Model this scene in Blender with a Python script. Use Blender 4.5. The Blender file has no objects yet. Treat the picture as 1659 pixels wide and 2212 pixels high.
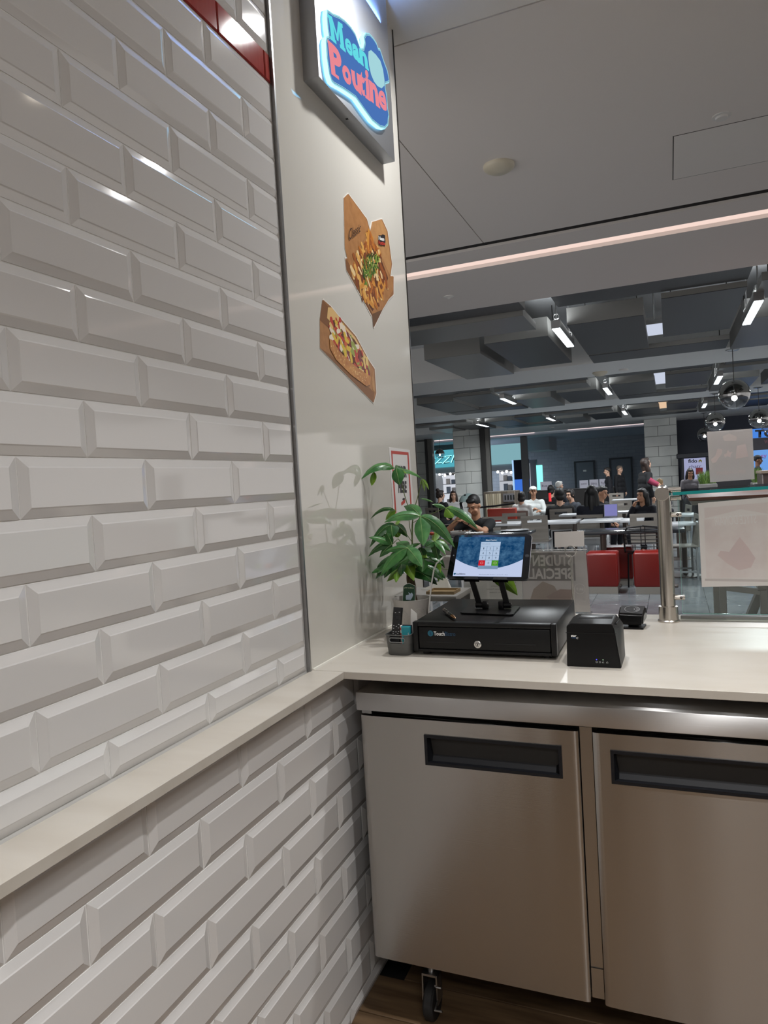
import bpy, bmesh, math, random
from mathutils import Vector, Matrix, Quaternion
sc = bpy.context.scene
COL = sc.collection
PI = math.pi
random.seed(7)

# ---------------------------------------------------------------- camera
cd = bpy.data.cameras.new('camera'); cam = bpy.data.objects.new('camera', cd); COL.objects.link(cam)
cd.sensor_fit = 'VERTICAL'; cd.sensor_height = 36.0; cd.lens = 36.0*1518.56/2212.0
cd.clip_start = 0.02; cd.clip_end = 120
cam.matrix_world = Matrix(((0.924804,0.039931,0.378343,0.9314),(0.376025,0.055202,-0.924964,-0.7990),(-0.057820,0.997676,0.036036,1.4658),(0,0,0,1)))
sc.camera = cam
# ---------------------------------------------------------------- exposure, world, lights
sc.view_settings.view_transform = 'Standard'; sc.view_settings.look = 'None'
sc.view_settings.gamma = 1.0; sc.view_settings.use_curve_mapping = False
sc.view_settings.exposure = -0.29
w = bpy.data.worlds.new('world'); sc.world = w; w.use_nodes = True
w.node_tree.nodes['Background'].inputs[0].default_value = (1.0, 0.965, 0.94, 1)
w.node_tree.nodes['Background'].inputs[1].default_value = 1.25
CEIL = 3.237
def area(name, loc, size, power, col=(1,.95,.9), shape='DISK', sy=None, rot=(0,0,0), spread=170):
    l = bpy.data.lights.new(name,'AREA'); l.shape = shape; l.size = size
    if sy: l.size_y = sy
    l.energy = power; l.color = col; l.spread = math.radians(spread)
    o = bpy.data.objects.new(name, l); o.location = loc; o.rotation_euler = rot; COL.objects.link(o); return o
# recessed downlights in the stall ceiling (their trim rings are built with the ceiling below)
DOWN = [(.47,1.55,17,150),(1.55,1.55,10,120),(1.15,.05,15,78),(2.4,.05,8,100),(1.15,-1.4,15,78)]
for x, y, p, sp_ in DOWN: area('downlight_lamp', (x,y,CEIL-.02), .09, p, (1,.995,.99), spread=sp_)
area('fill_panel_lamp', (1.9,-2.4,CEIL-.03), 1.2, 58, (1,.99,.985), 'RECTANGLE', .6)  # added fill behind the camera, brightens the upright papers
for x, y in ((-8,30),(9.5,30)): area('back_fill', (x,y,3.12), .3, 260, (.85,.93,1.0))  # added fill on both sides out of view, lifts the far wall

# ---------------------------------------------------------------- material helpers
def lin(c): 
    c = c/255.0
    return c/12.92 if c <= .04045 else ((c+.055)/1.055)**2.4
def rgb(*c): return (lin(c[0]),lin(c[1]),lin(c[2]),1)
MAT = {}
def mat(name, c=(200,200,200), rough=.5, metal=0, emit=0, ec=None, spec=.5, coat=0, noise=None, bump=None, alpha=1):
    if name in MAT: return MAT[name]
    m = bpy.data.materials.new(name); m.use_nodes = True; MAT[name] = m
    nt = m.node_tree; b = nt.nodes['Principled BSDF']
    b.inputs['Base Color'].default_value = rgb(*c); b.inputs['Roughness'].default_value = rough
    b.inputs['Metallic'].default_value = metal; b.inputs['Specular IOR Level'].default_value = spec
    b.inputs['Coat Weight'].default_value = coat; b.inputs['Coat Roughness'].default_value = .05
    if emit:
        b.inputs['Emission Color'].default_value = rgb(*(ec or c)); b.inputs['Emission Strength'].default_value = emit
    if noise:   # (colour2, scale xyz, detail, lo, hi)
        c2, scl, det, lo, hi = noise
        tc = nt.nodes.new('ShaderNodeTexCoord'); mp = nt.nodes.new('ShaderNodeMapping'); n = nt.nodes.new('ShaderNodeTexNoise')
        r = nt.nodes.new('ShaderNodeValToRGB')
        mp.inputs['Scale'].default_value = scl; n.inputs['Scale'].default_value = 1; n.inputs['Detail'].default_value = det
        r.color_ramp.elements[0].position = lo; r.color_ramp.elements[1].position = hi
        r.color_ramp.elements[0].color = rgb(*c); r.color_ramp.elements[1].color = rgb(*c2)
        nt.links.new(tc.outputs['Object'], mp.inputs['Vector']); nt.links.new(mp.outputs[0], n.inputs['Vector'])
        nt.links.new(n.outputs['Fac'], r.inputs['Fac']); nt.links.new(r.outputs['Color'], b.inputs['Base Color'])
    if bump:    # (scale xyz, detail, strength, distance)
        scl, det, st, dist = bump
        tc = nt.nodes.new('ShaderNodeTexCoord'); mp = nt.nodes.new('ShaderNodeMapping'); n = nt.nodes.new('ShaderNodeTexNoise')
        bp = nt.nodes.new('ShaderNodeBump'); mp.inputs['Scale'].default_value = scl
        n.inputs['Scale'].default_value = 1; n.inputs['Detail'].default_value = det
        bp.inputs['Strength'].default_value = st; bp.inputs['Distance'].default_value = dist
        nt.links.new(tc.outputs['Object'], mp.inputs['Vector']); nt.links.new(mp.outputs[0], n.inputs['Vector'])
        nt.links.new(n.outputs['Fac'], bp.inputs['Height']); nt.links.new(bp.outputs[0], b.inputs['Normal'])
    return m
def emis(name, c, s):
    if name in MAT: return MAT[name]
    m = bpy.data.materials.new(name); m.use_nodes = True; MAT[name] = m; nt = m.node_tree; nt.nodes.clear()
    e = nt.nodes.new('ShaderNodeEmission'); o = nt.nodes.new('ShaderNodeOutputMaterial')
    e.inputs[0].default_value = rgb(*c); e.inputs[1].default_value = s; nt.links.new(e.outputs[0], o.inputs[0]); return m
def glassmat(name, tint=(248,252,251), refl=1.0, base=.0, ior=1.5):
    if name in MAT: return MAT[name]
    m = bpy.data.materials.new(name); m.use_nodes = True; MAT[name] = m; nt = m.node_tree; nt.nodes.clear()
    t = nt.nodes.new('ShaderNodeBsdfTransparent'); g = nt.nodes.new('ShaderNodeBsdfGlossy'); f = nt.nodes.new('ShaderNodeFresnel')
    x = nt.nodes.new('ShaderNodeMixShader'); o = nt.nodes.new('ShaderNodeOutputMaterial'); ad = nt.nodes.new('ShaderNodeMath')
    ad.operation = 'MULTIPLY_ADD'; ad.inputs[1].default_value = refl; ad.inputs[2].default_value = base
    t.inputs[0].default_value = rgb(*tint); g.inputs['Roughness'].default_value = .02; gm = nt.nodes.new('ShaderNodeNewGeometry'); ma = nt.nodes.new('ShaderNodeMath'); ma.operation = 'MULTIPLY_ADD'; ma.inputs[1].default_value = 1/ior-ior; ma.inputs[2].default_value = ior
    nt.links.new(gm.outputs['Backfacing'], ma.inputs[0]); nt.links.new(ma.outputs[0], f.inputs[0])
    nt.links.new(f.outputs[0], ad.inputs[0]); nt.links.new(ad.outputs[0], x.inputs[0]); nt.links.new(t.outputs[0], x.inputs[1]); nt.links.new(g.outputs[0], x.inputs[2])
    nt.links.new(x.outputs[0], o.inputs[0]); return m
def papermat(name, c, tr=.45, c2=None, scl=9):     # thin paper: part of the light from behind comes through
    m = bpy.data.materials.new(name); m.use_nodes = True; MAT[name] = m; nt = m.node_tree; nt.nodes.clear()
    d = nt.nodes.new('ShaderNodeBsdfDiffuse'); t = nt.nodes.new('ShaderNodeBsdfTranslucent'); x = nt.nodes.new('ShaderNodeMixShader'); o = nt.nodes.new('ShaderNodeOutputMaterial')
    d.inputs[0].default_value = rgb(*c); t.inputs[0].default_value = rgb(*c); x.inputs[0].default_value = tr
    if c2:
        tc = nt.nodes.new('ShaderNodeTexCoord'); n = nt.nodes.new('ShaderNodeTexNoise'); n.inputs['Scale'].default_value = scl; n.inputs['Detail'].default_value = 5
        r = nt.nodes.new('ShaderNodeValToRGB'); r.color_ramp.elements[0].position = .38; r.color_ramp.elements[1].position = .62; r.color_ramp.elements[0].color = rgb(*c); r.color_ramp.elements[1].color = rgb(*c2)
        nt.links.new(tc.outputs['Object'],n.inputs['Vector']); nt.links.new(n.outputs['Fac'],r.inputs['Fac']); nt.links.new(r.outputs[0],d.inputs[0]); nt.links.new(r.outputs[0],t.inputs[0])
    nt.links.new(d.outputs[0],x.inputs[1]); nt.links.new(t.outputs[0],x.inputs[2]); nt.links.new(x.outputs[0],o.inputs[0]); return m
def steel(name, c, rough, aniso, wave=.0, dist=.004, scl=(9,9,1.1)):
    if name in MAT: return MAT[name]
    m = mat(name, c, rough, 1.0); nt = m.node_tree; b = nt.nodes['Principled BSDF']
    b.inputs['Anisotropic'].default_value = aniso; b.inputs['Anisotropic Rotation'].default_value = .25
    tg = nt.nodes.new('ShaderNodeTangent'); tg.direction_type = 'RADIAL'; tg.axis = 'Z'; nt.links.new(tg.outputs[0], b.inputs['Tangent'])
    tc = nt.nodes.new('ShaderNodeTexCoord'); mp = nt.nodes.new('ShaderNodeMapping'); n = nt.nodes.new('ShaderNodeTexNoise')
    mp.inputs['Scale'].default_value = (1.5,1.5,800); n.inputs['Scale'].default_value = 1; n.inputs['Detail'].default_value = 3
    bp = nt.nodes.new('ShaderNodeBump'); bp.inputs['Strength'].default_value = .28; bp.inputs['Distance'].default_value = .0003
    nt.links.new(tc.outputs['Object'], mp.inputs[0]); nt.links.new(mp.outputs[0], n.inputs['Vector']); nt.links.new(n.outputs['Fac'], bp.inputs['Height'])
    if wave:
        m2 = nt.nodes.new('ShaderNodeMapping'); m2.inputs['Scale'].default_value = scl; n2 = nt.nodes.new('ShaderNodeTexNoise'); n2.inputs['Scale'].default_value = 1; n2.inputs['Detail'].default_value = 0
        b2 = nt.nodes.new('ShaderNodeBump'); b2.inputs['Strength'].default_value = wave; b2.inputs['Distance'].default_value = dist
        nt.links.new(tc.outputs['Object'], m2.inputs[0]); nt.links.new(m2.outputs[0], n2.inputs['Vector']); nt.links.new(n2.outputs['Fac'], b2.inputs['Height'])
        nt.links.new(b2.outputs[0], bp.inputs['Normal'])
    nt.links.new(bp.outputs[0], b.inputs['Normal']); return m

# ---------------------------------------------------------------- mesh helpers
WL = {}      # world location of parents whose children are built in world coordinates
class G:
    def __init__(s): s.b = bmesh.new(); s.mi = 0
    def _m(s, fs, sm=False):
        for f in fs: f.material_index = s.mi; f.smooth = sm
    def hexa(s, p):     # eight corners: bottom 4 (ccw), top 4
        v = [s.b.verts.new(q) for q in p]
        s._m([s.b.faces.new([v[i] for i in f]) for f in ((3,2,1,0),(4,5,6,7),(0,1,5,4),(1,2,6,5),(2,3,7,6),(3,0,4,7))]); return s
    def box(s, a, c, bev=0, seg=2):
        x0,y0,z0 = a; x1,y1,z1 = c
        v = [s.b.verts.new(q) for q in ((x0,y0,z0),(x1,y0,z0),(x1,y1,z0),(x0,y1,z0),(x0,y0,z1),(x1,y0,z1),(x1,y1,z1),(x0,y1,z1))]
        fs = [s.b.faces.new([v[i] for i in f]) for f in ((3,2,1,0),(4,5,6,7),(0,1,5,4),(1,2,6,5),(2,3,7,6),(3,0,4,7))]
        s._m(fs)
        if bev:
            es = list({e for f in fs for e in f.edges})
            r = bmesh.ops.bevel(s.b, geom=es, offset=bev, segments=seg, affect='EDGES', profile=.5)
            s._m(r['faces'])
        return s
    def tube(s, path, r, n=10, cap=True, sm=True):
        path = [Vector(p) for p in path]; rs = r if isinstance(r,(list,tuple)) else [r]*len(path)
        rings = []; up = None
        for i,p in enumerate(path):
            d = (path[min(i+1,len(path)-1)]-path[max(i-1,0)]).normalized()
            if up is None: up = d.orthogonal().normalized()
            up = (up - d*up.dot(d)).normalized(); sd = d.cross(up)
            rings.append([s.b.verts.new(p+(up*math.cos(2*PI*k/n)+sd*math.sin(2*PI*k/n))*rs[i]) for k in range(n)])
        for i in range(len(rings)-1):
            s._m([s.b.faces.new((rings[i][k],rings[i][(k+1)%n],rings[i+1][(k+1)%n],rings[i+1][k])) for k in range(n)], sm)
        if cap: s._m([s.b.faces.new(rings[0][::-1]), s.b.faces.new(rings[-1])])
        return s
    def lathe(s, prof, c=(0,0,0), n=32, sm=True, axis='Z', a0=0, a1=None):
        cx,cy,cz = c; full = a1 is None; m = n if full else n+1; rings = []
        for r,z in prof:
            ring = []
            for k in range(m):
                a = a0+(2*PI if full else a1-a0)*k/n
                x,y,zz = r*math.cos(a), r*math.sin(a), z
                if axis == 'Y': x,y,zz = x,z,y
                if axis == 'X': x,y,zz = z,x,y
                ring.append(s.b.verts.new((cx+x,cy+y,cz+zz)))
            rings.append(ring)
        for i in range(len(rings)-1):
            for k in range(n): s._m([s.b.faces.new((rings[i][k],rings[i][(k+1)%m],rings[i+1][(k+1)%m],rings[i+1][k]))], sm)
        return s
    def ball(s, c, r, n=16, rot=None):
        r = r if isinstance(r,(list,tuple)) else (r,r,r); c = Vector(c); m = max(6,n*2//3)
        def P(i,k):
            t = PI*i/m; a = 2*PI*k/n; v = Vector((r[0]*math.sin(t)*math.cos(a),r[1]*math.sin(t)*math.sin(a),r[2]*math.cos(t)))
            return s.b.verts.new(c+(rot@v if rot else v))
        tp,bt = P(0,0),P(m,0); R = [[P(i,k) for k in range(n)] for i in range(1,m)]; fs = []
        for k in range(n):
            j = (k+1)%n; fs.append(s.b.faces.new((tp,R[0][k],R[0][j]))); fs.append(s.b.faces.new((bt,R[-1][j],R[-1][k])))
            for i in range(m-2): fs.append(s.b.faces.new((R[i][k],R[i+1][k],R[i+1][j],R[i][j])))
        s._m(fs, True); return s
    def poly(s, pts, both=False):
        v = [s.b.verts.new(p) for p in pts]; f = s.b.faces.new(v); s._m([f]); return s
    def prism(s, pts, d):      # extrude polygon by vector d (pts at the back, pts+d the front)
        d = Vector(d); a = [s.b.verts.new(p) for p in pts]; b = [s.b.verts.new(Vector(p)+d) for p in pts]; n = len(a)
        s._m([s.b.faces.new(a[::-1]), s.b.faces.new(b)] + [s.b.faces.new((a[i],a[(i+1)%n],b[(i+1)%n],b[i])) for i in range(n)]); return s
    def ring(s, c, R, r, n=28, m=8, ax='Y'):
        path = []
        for k in range(n+1):
            a = 2*PI*k/n; x,y = R*math.cos(a), R*math.sin(a)
            path.append({'Y':(c[0]+x,c[1],c[2]+y),'Z':(c[0]+x,c[1]+y,c[2]),'X':(c[0],c[1]+x,c[2]+y)}[ax])
        return s.tube(path, r, m, cap=False)
    def obj(s, name, m, parent=None, local=False, fix=True):
        if fix: bmesh.ops.recalc_face_normals(s.b, faces=s.b.faces)
        me = bpy.data.meshes.new(name)
        if parent is not None and not local:
            l = WL.get(parent.name)
            if l is not None and l.length: bmesh.ops.translate(s.b, verts=s.b.verts, vec=-l)
        s.b.to_mesh(me); s.b.free(); me.set_sharp_from_angle(angle=math.radians(42))
        for q in (m if isinstance(m,(list,tuple)) else [m]): me.materials.append(q)
        o = bpy.data.objects.new(name, me); COL.objects.link(o)
        if parent is not None: o.parent = parent; WL[o.name] = WL.get(parent.name, Vector())
        return o
def tag(o, label, cat, group=None, kind=None):
    if label: o['label'] = label
    if cat: o['category'] = cat
    if group: o['group'] = group
    if kind: o['kind'] = kind
    return o
def thing(name, label, cat, loc=(0,0,0), rotz=0, group=None):
    o = bpy.data.objects.new(name, None); COL.objects.link(o); o.empty_display_size = .05
    o.location = loc; o.rotation_euler = (0,0,rotz); WL[o.name] = Vector(loc)
    return tag(o, label, cat, group)
def struct(o): o['kind'] = 'structure'; return o
def copytree(o, parent=None):
    c = o.copy(); COL.objects.link(c)
    if parent is not None: c.parent = parent
    for ch in list(o.children): copytree(ch, c)
    return c
TS = bpy.data.scenes.new('workbench')
def evaluated(o):
    TS.collection.objects.link(o)
    with bpy.context.temp_override(scene=TS, view_layer=TS.view_layers[0]): dg = bpy.context.evaluated_depsgraph_get()
    dg.update()
    me = bpy.data.meshes.new_from_object(o.evaluated_get(dg), preserve_all_data_layers=False, depsgraph=dg)
    return me
def text_mesh(body, offset=0.0, shear=0.0):
    cu = bpy.data.curves.new('lettering','FONT'); cu.body = body; cu.offset = offset; cu.shear = shear; cu.size = 1
    cu.resolution_u = 3
    o = bpy.data.objects.new('lettering', cu)
    me = evaluated(o)
    bpy.data.objects.remove(o); bpy.data.curves.remove(cu); return me
def text_quad(body, q, m, parent, name='lettering', offset=0.0, shear=0.0, lift=(0,0,0), extra=None):
    """lettering laid out on the quad q = top-left, top-right, bottom-right, bottom-left (3D points)"""
    me = text_mesh(body, offset, shear); xs = [v.co.x for v in me.vertices]; ys = [v.co.y for v in me.vertices]
    x0,x1,y0,y1 = min(xs),max(xs),min(ys),max(ys)
    tl,tr,br,bl = [Vector(p) for p in q]; lf = Vector(lift); base = WL.get(parent.name, Vector()) if parent else Vector()
    for v in me.vertices:
        a = (v.co.x-x0)/(x1-x0); b = (v.co.y-y0)/(y1-y0)
        v.co = (bl*(1-a)+br*a)*(1-b)+(tl*(1-a)+tr*a)*b+lf-base
    me.materials.clear(); me.materials.append(m)
    o = bpy.data.objects.new(name, me); COL.objects.link(o)
    if parent: o.parent = parent; WL[o.name] = base
    return o

# ---------------------------------------------------------------- materials
tile_m = mat('white_glazed_tile', (214,212,210), .07, coat=.3, bump=((7,7,7),0,.05,.004))
red_m = mat('red_glazed_tile', (150,34,26), .08, coat=.3, noise=((165,52,42),(30,60,8),2,.4,.8))
grout_m = mat('white_grout', (232,231,228), .8)
panel_m = mat('glossy_white_panel', (214,211,203), .04, coat=.2)
alu_m = mat('brushed_aluminium', (165,165,165), .35, 1)
dark_alu = mat('dark_metal_trim', (70,68,66), .35, 1)
ceil_m = mat('ceiling_paint', (236,232,228), .55)
stone_m = mat('beige_quartz', (195,189,179), .32, noise=((188,181,170),(4,14,10),4,.40,.66))
plank_m = mat('brown_wood_plank', (120,97,72), .35, noise=((78,59,41),(3,34,34),4,.35,.7))
black_m = mat('black_gap', (6,6,6), .7)
# ---------------------------------------------------------------- stall: walls
XL, YT, YE = 0.0, .877, 1.845
wl = struct(G().box((-.30,-3.2,0),(-.0078,YT,CEIL)).obj('wall_left', grout_m))
ZT = 1.546
TW = .14538
def tile_bm(y0,y1,z0,z1,x=0.0,flat=False,name='tile',m=None,parent=None):
    g = .0013; h = .0076; bv = .0170 if not flat else .003
    hw,hh = (y1-y0)/2-g, (z1-z0)/2-g; key = (round(hw,4),round(hh,4),flat,m.name)
    me = TC.get(key)
    if me is None:
        b = bmesh.new(); bv = min(bv, hw*.6)
        lv = [(-.001,hw,hh),(0.0022,hw,hh),(h*.86,hw-bv*.86,hh-bv*.86),(h,hw-bv,hh-bv)] if not flat else [(-.001,hw,hh),(.004,hw,hh),(.006,hw-bv,hh-bv)]
        rings = [[b.verts.new((xx,sy*a,sz*c)) for sy,sz in ((-1,-1),(1,-1),(1,1),(-1,1))] for xx,a,c in lv]
        for i in range(len(rings)-1):
            for k in range(4): b.faces.new((rings[i][k],rings[i][(k+1)%4],rings[i+1][(k+1)%4],rings[i+1][k]))
        b.faces.new(rings[-1]); bmesh.ops.recalc_face_normals(b, faces=b.faces)
        me = bpy.data.meshes.new(name); b.to_mesh(me); b.free(); me.materials.append(m); TC[key] = me
    o = bpy.data.objects.new(name, me); COL.objects.link(o); o.location = (x-.009,(y0+y1)/2,(z0+z1)/2)
    o.rotation_euler = (0, random.uniform(-.004,.004), random.uniform(-.003,.003)); o.parent = parent; return o
TC = {}
def tile_row(z0,z1,off,xw,y_end,y_start,parent,pitch=.29076,flat=False,m=tile_m):
    k = math.floor((y_start-off)/pitch)
    while True:
        a = off+k*pitch; b = a+pitch; k += 1
        if b <= y_start: continue
        a2,b2 = max(a,y_start), min(b,y_end)
        if b2-a2 > .012: tile_bm(a2,b2,z0,z1,xw,flat,'tile',m,parent)
        if b >= y_end: break
for r in range(-10, 6):
    z1 = ZT-.1*r; z0 = z1-.1
    ys = -.75 if z0 < 2.0 else -.2
    if r == -10: tile_row(ZT+1.0,ZT+1.076,.015,0,.872,-.2,wl,pitch=.207,flat=True,m=red_m)
    tile_row(max(z0,.976),z1,0.0 if r%2==0 else TW,0,.872,ys,wl)
for j in range(6):
    z0 = ZT+1.076+.1*j; z1 = min(z0+.1, CEIL)
    tile_row(z0,z1,0.0 if j%2 else TW,0,.872,-.2,wl)
# knee wall below the ledge
XK = .070
kw = struct(G().box((0.001,-2.2,0),(XK-.0078,1.72,.952)).obj('wall_knee', grout_m))
for r in range(10):
    z1 = .944-.1*r; z0 = z1-.1
    if r == 9: z0 = 0.0
    if z1-z0 < .02: break
    tile_row(max(z0,0),z1 if r else .952,.0055 if r%2 else .1505,XK,1.45,-1.25,kw,pitch=.2893)
# pillar with the glossy panel
pil = struct(G().box((-.30,YT,0),(0,YE,CEIL)).obj('pillar', panel_m))
struct(G().box((-.02,YT-.0035,.974),(.004,YT+.004,CEIL)).obj('trim_1', alu_m))
t2 = struct(G().box((-.02,YE,0),(.003,YE+.006,2.35)).box((-.02,YE,2.353),(.003,YE+.006,CEIL)).obj('trim_2', dark_alu))
# stall floor of wooden planks
fl = struct(G().box((-.3,-3.2,-.06),(4.6,2.0,-.012)).obj('floor', black_m))
pm = G().box((-1.2,-.0745,-.012),(1.2,.0745,0),.002,1).obj('plank', plank_m, fl, True); pm.location = (.9,-3.1,0)
pl_n = 0
for r in range(33):
    for c in range(-1,2):
        x = .9+c*2.404+(r*.83)%2.4-1.2; y = -3.1+r*.152
        if x < -.9 or x > 3.9: continue
        o = pm if pl_n == 0 else pm.copy(); pl_n += 1
        if o is not pm: COL.objects.link(o)
        o.location = (x,y,0)
# walls behind the camera and to the right, so that steel and tiles have the stall to mirror
backm = mat('brown_back_wall', (160,158,156), .5)
struct(G().box((-.3,-3.35,0),(4.75,-3.2,CEIL)).obj('wall_back', backm))
struct(G().box((4.6,-3.2,0),(4.75,2.0,CEIL)).obj('wall_right', mat('grey_side_wall',(170,168,166),.5)))
# ---------------------------------------------------------------- ceilings
ce = struct(G().box((-.3,-3.35,CEIL),(4.75,1.944,CEIL+.08)).obj('ceiling', ceil_m))
struct(G().box((-9,1.952,CEIL),(-.290,4.44,CEIL+.08)).box((-.284,1.952,CEIL),(11,4.44,CEIL+.08))
       .box((-9,4.56,CEIL),(11,4.84,CEIL+.08)).box((-9,5.03,CEIL),(11,6.36,CEIL+.6)).obj('ceiling_corridor', mat('corridor_paint',(234,228,224),.55)))
struct(G().box((-9,4.4,CEIL+.02),(11,4.6,CEIL+.14)).obj('trim_3', black_m))
struct(G().box((-9,1.90,CEIL+.02),(11,2.0,CEIL+.06)).box((-.33,2.0,CEIL+.02),(-.25,4.44,CEIL+.06)).obj('trim_4', mat('joint_grey',(90,88,86),.7)))
cv = thing('cove_light', 'long warm white light strip recessed in the ceiling beyond the counter', 'light', (1,4.93,CEIL))
G().box((-9,4.845,CEIL+.028),(11,5.025,CEIL+.036)).obj('diffuser', emis('cove_strip',(255,226,214),1.15), cv)
G().box((-9,4.84,CEIL+.036),(11,5.03,CEIL+.08)).obj('housing', ceil_m, cv)
pnl = thing('fill_panel','added square fill light panel in the stall ceiling behind the camera','light',(1.9,-2.4,CEIL))  # visible body of the added fill panel
G().box((1.29,-2.71,CEIL-.022),(2.51,-2.09,CEIL-.0005)).obj('frame', alu_m, pnl); G().box((1.31,-2.69,CEIL-.026),(2.49,-2.11,CEIL-.0221)).obj('diffuser', emis('fill_panel_diffuser',(255,250,244),2.5), pnl)
down_n = ('over the drawer','right of the counter corner','over the fridge','over the right end of the stall','behind the camera')
for i_d,(x,y,p,sp_) in enumerate(DOWN):
    d = thing('downlight', 'round recessed downlight in the stall ceiling '+down_n[i_d], 'light', (x,y,CEIL), group='downlights above the stall')
    G().lathe([(.062,-.001),(.062,-.006),(.05,-.008),(.047,0)],(x,y,CEIL)).obj('trim_ring', alu_m, d)
    G().lathe([(.0,-.004),(.046,-.004)],(x,y,CEIL)).obj('lens', emis('downlight_lens',(255,240,220),12), d)
# dome, sprinklers, access hatch
dm = thing('ceiling_dome', 'large round cream dome on the ceiling beyond the counter', 'detector', (.108,3.222,CEIL))
G().lathe([(.088,0),(.088,-.012),(.08,-.022),(.055,-.036),(.0,-.042)],(.108,3.222,CEIL)).obj('dome', mat('cream_plastic',(212,204,184),.35), dm)
sp = thing('ceiling_sprinkler', 'small round white sprinkler cover near the ceiling hatch', 'sprinkler', (1.245,3.241,CEIL))
G().lathe([(.045,0),(.045,-.004),(.03,-.006),(.028,-.016),(0,-.018)],(1.245,3.241,CEIL)).obj('cover', mat('white_plastic',(225,223,220),.35), sp)
sp2 = thing('ceiling_sprinkler', 'small white disc sprinkler on the ceiling past the light strip', 'sprinkler', (-.95,5.74,CEIL))
G().lathe([(.05,0),(.05,-.006),(.03,-.012),(.0,-.03)],(-.95,5.74,CEIL)).obj('cover', MAT['white_plastic'], sp2)
hx = thing('access_hatch', 'thin outlined square access hatch in the ceiling', 'hatch', (1.3,3.65,CEIL))
G().box((1.023,3.355,CEIL-.0015),(1.63,3.955,CEIL-.0002)).obj('hatch_panel', ceil_m, hx)
G().box((1.017,3.349,CEIL-.0008),(1.023,3.961,CEIL-.0001)).box((1.017,3.955,CEIL-.0008),(1.63,3.961,CEIL-.0001)).box((1.017,3.349,CEIL-.0008),(1.63,3.355,CEIL-.0001)).obj('joint', MAT['joint_grey'], hx)
# ---------------------------------------------------------------- ledge, counter
cg = thing('stone_ledge', 'beige stone ledge capping the low tiled wall', 'ledge', (.05,-.5,.954))
G().box((.0,-2.2,.9535),(.097,.889,.974),.0012,1).obj('slab', stone_m, cg)
ct = thing('counter', 'beige stone counter top carrying the till and printer', 'counter', (1.2,1.3,.954))
G().box((.0005,.8905,.9535),(2.7,1.765,.974),.0012,1).obj('countertop', stone_m, ct)
G().box((.07,1.50,0),(2.7,1.72,.9535)).obj('support_wall', mat('grey_laminate',(120,116,112),.5), ct)
G().tube([(.004,.89,.975),(.004,1.84,.975)],.004,6).obj('sealant', mat('white_sealant',(225,222,212),.5), ct)
# ---------------------------------------------------------------- undercounter fridge
st = steel('brushed_steel', (176,173,169), .21, 1.0, .28, .007, (10,10,1.2))
st2 = steel('brushed_steel_top', (196,195,194), .3, 1.0, .2, .004, (8,8,1))
blk = mat('black_plastic', (20,21,25), .45, spec=.3)
fr = thing('undercounter_fridge', 'brushed steel undercounter fridge with two doors under the stone counter', 'fridge', (.75,1.2,0))
G().box((.138,.93,.20),(1.48,1.45,.868)).obj('body', mat('fridge_inner',(46,44,42),.5,.3), fr)
G().box((.130,.883,.873),(1.49,1.47,.9225),.004).obj('top_slab', st2, fr)
G().box((.7065,.905,.20),(.7350,.93,.868)).obj('centre_post', st, fr)
G().box((.7065,.9045,.866),(.7350,.905,.8695)).obj('post_seam', black_m, fr); G().box((.7065,.9035,.275),(.7350,.905,.2765)).obj('post_seam', black_m, fr)
G().box((.142,.893,.8635),(.17,.92,.8725)).obj('hinge', alu_m, fr)
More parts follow.
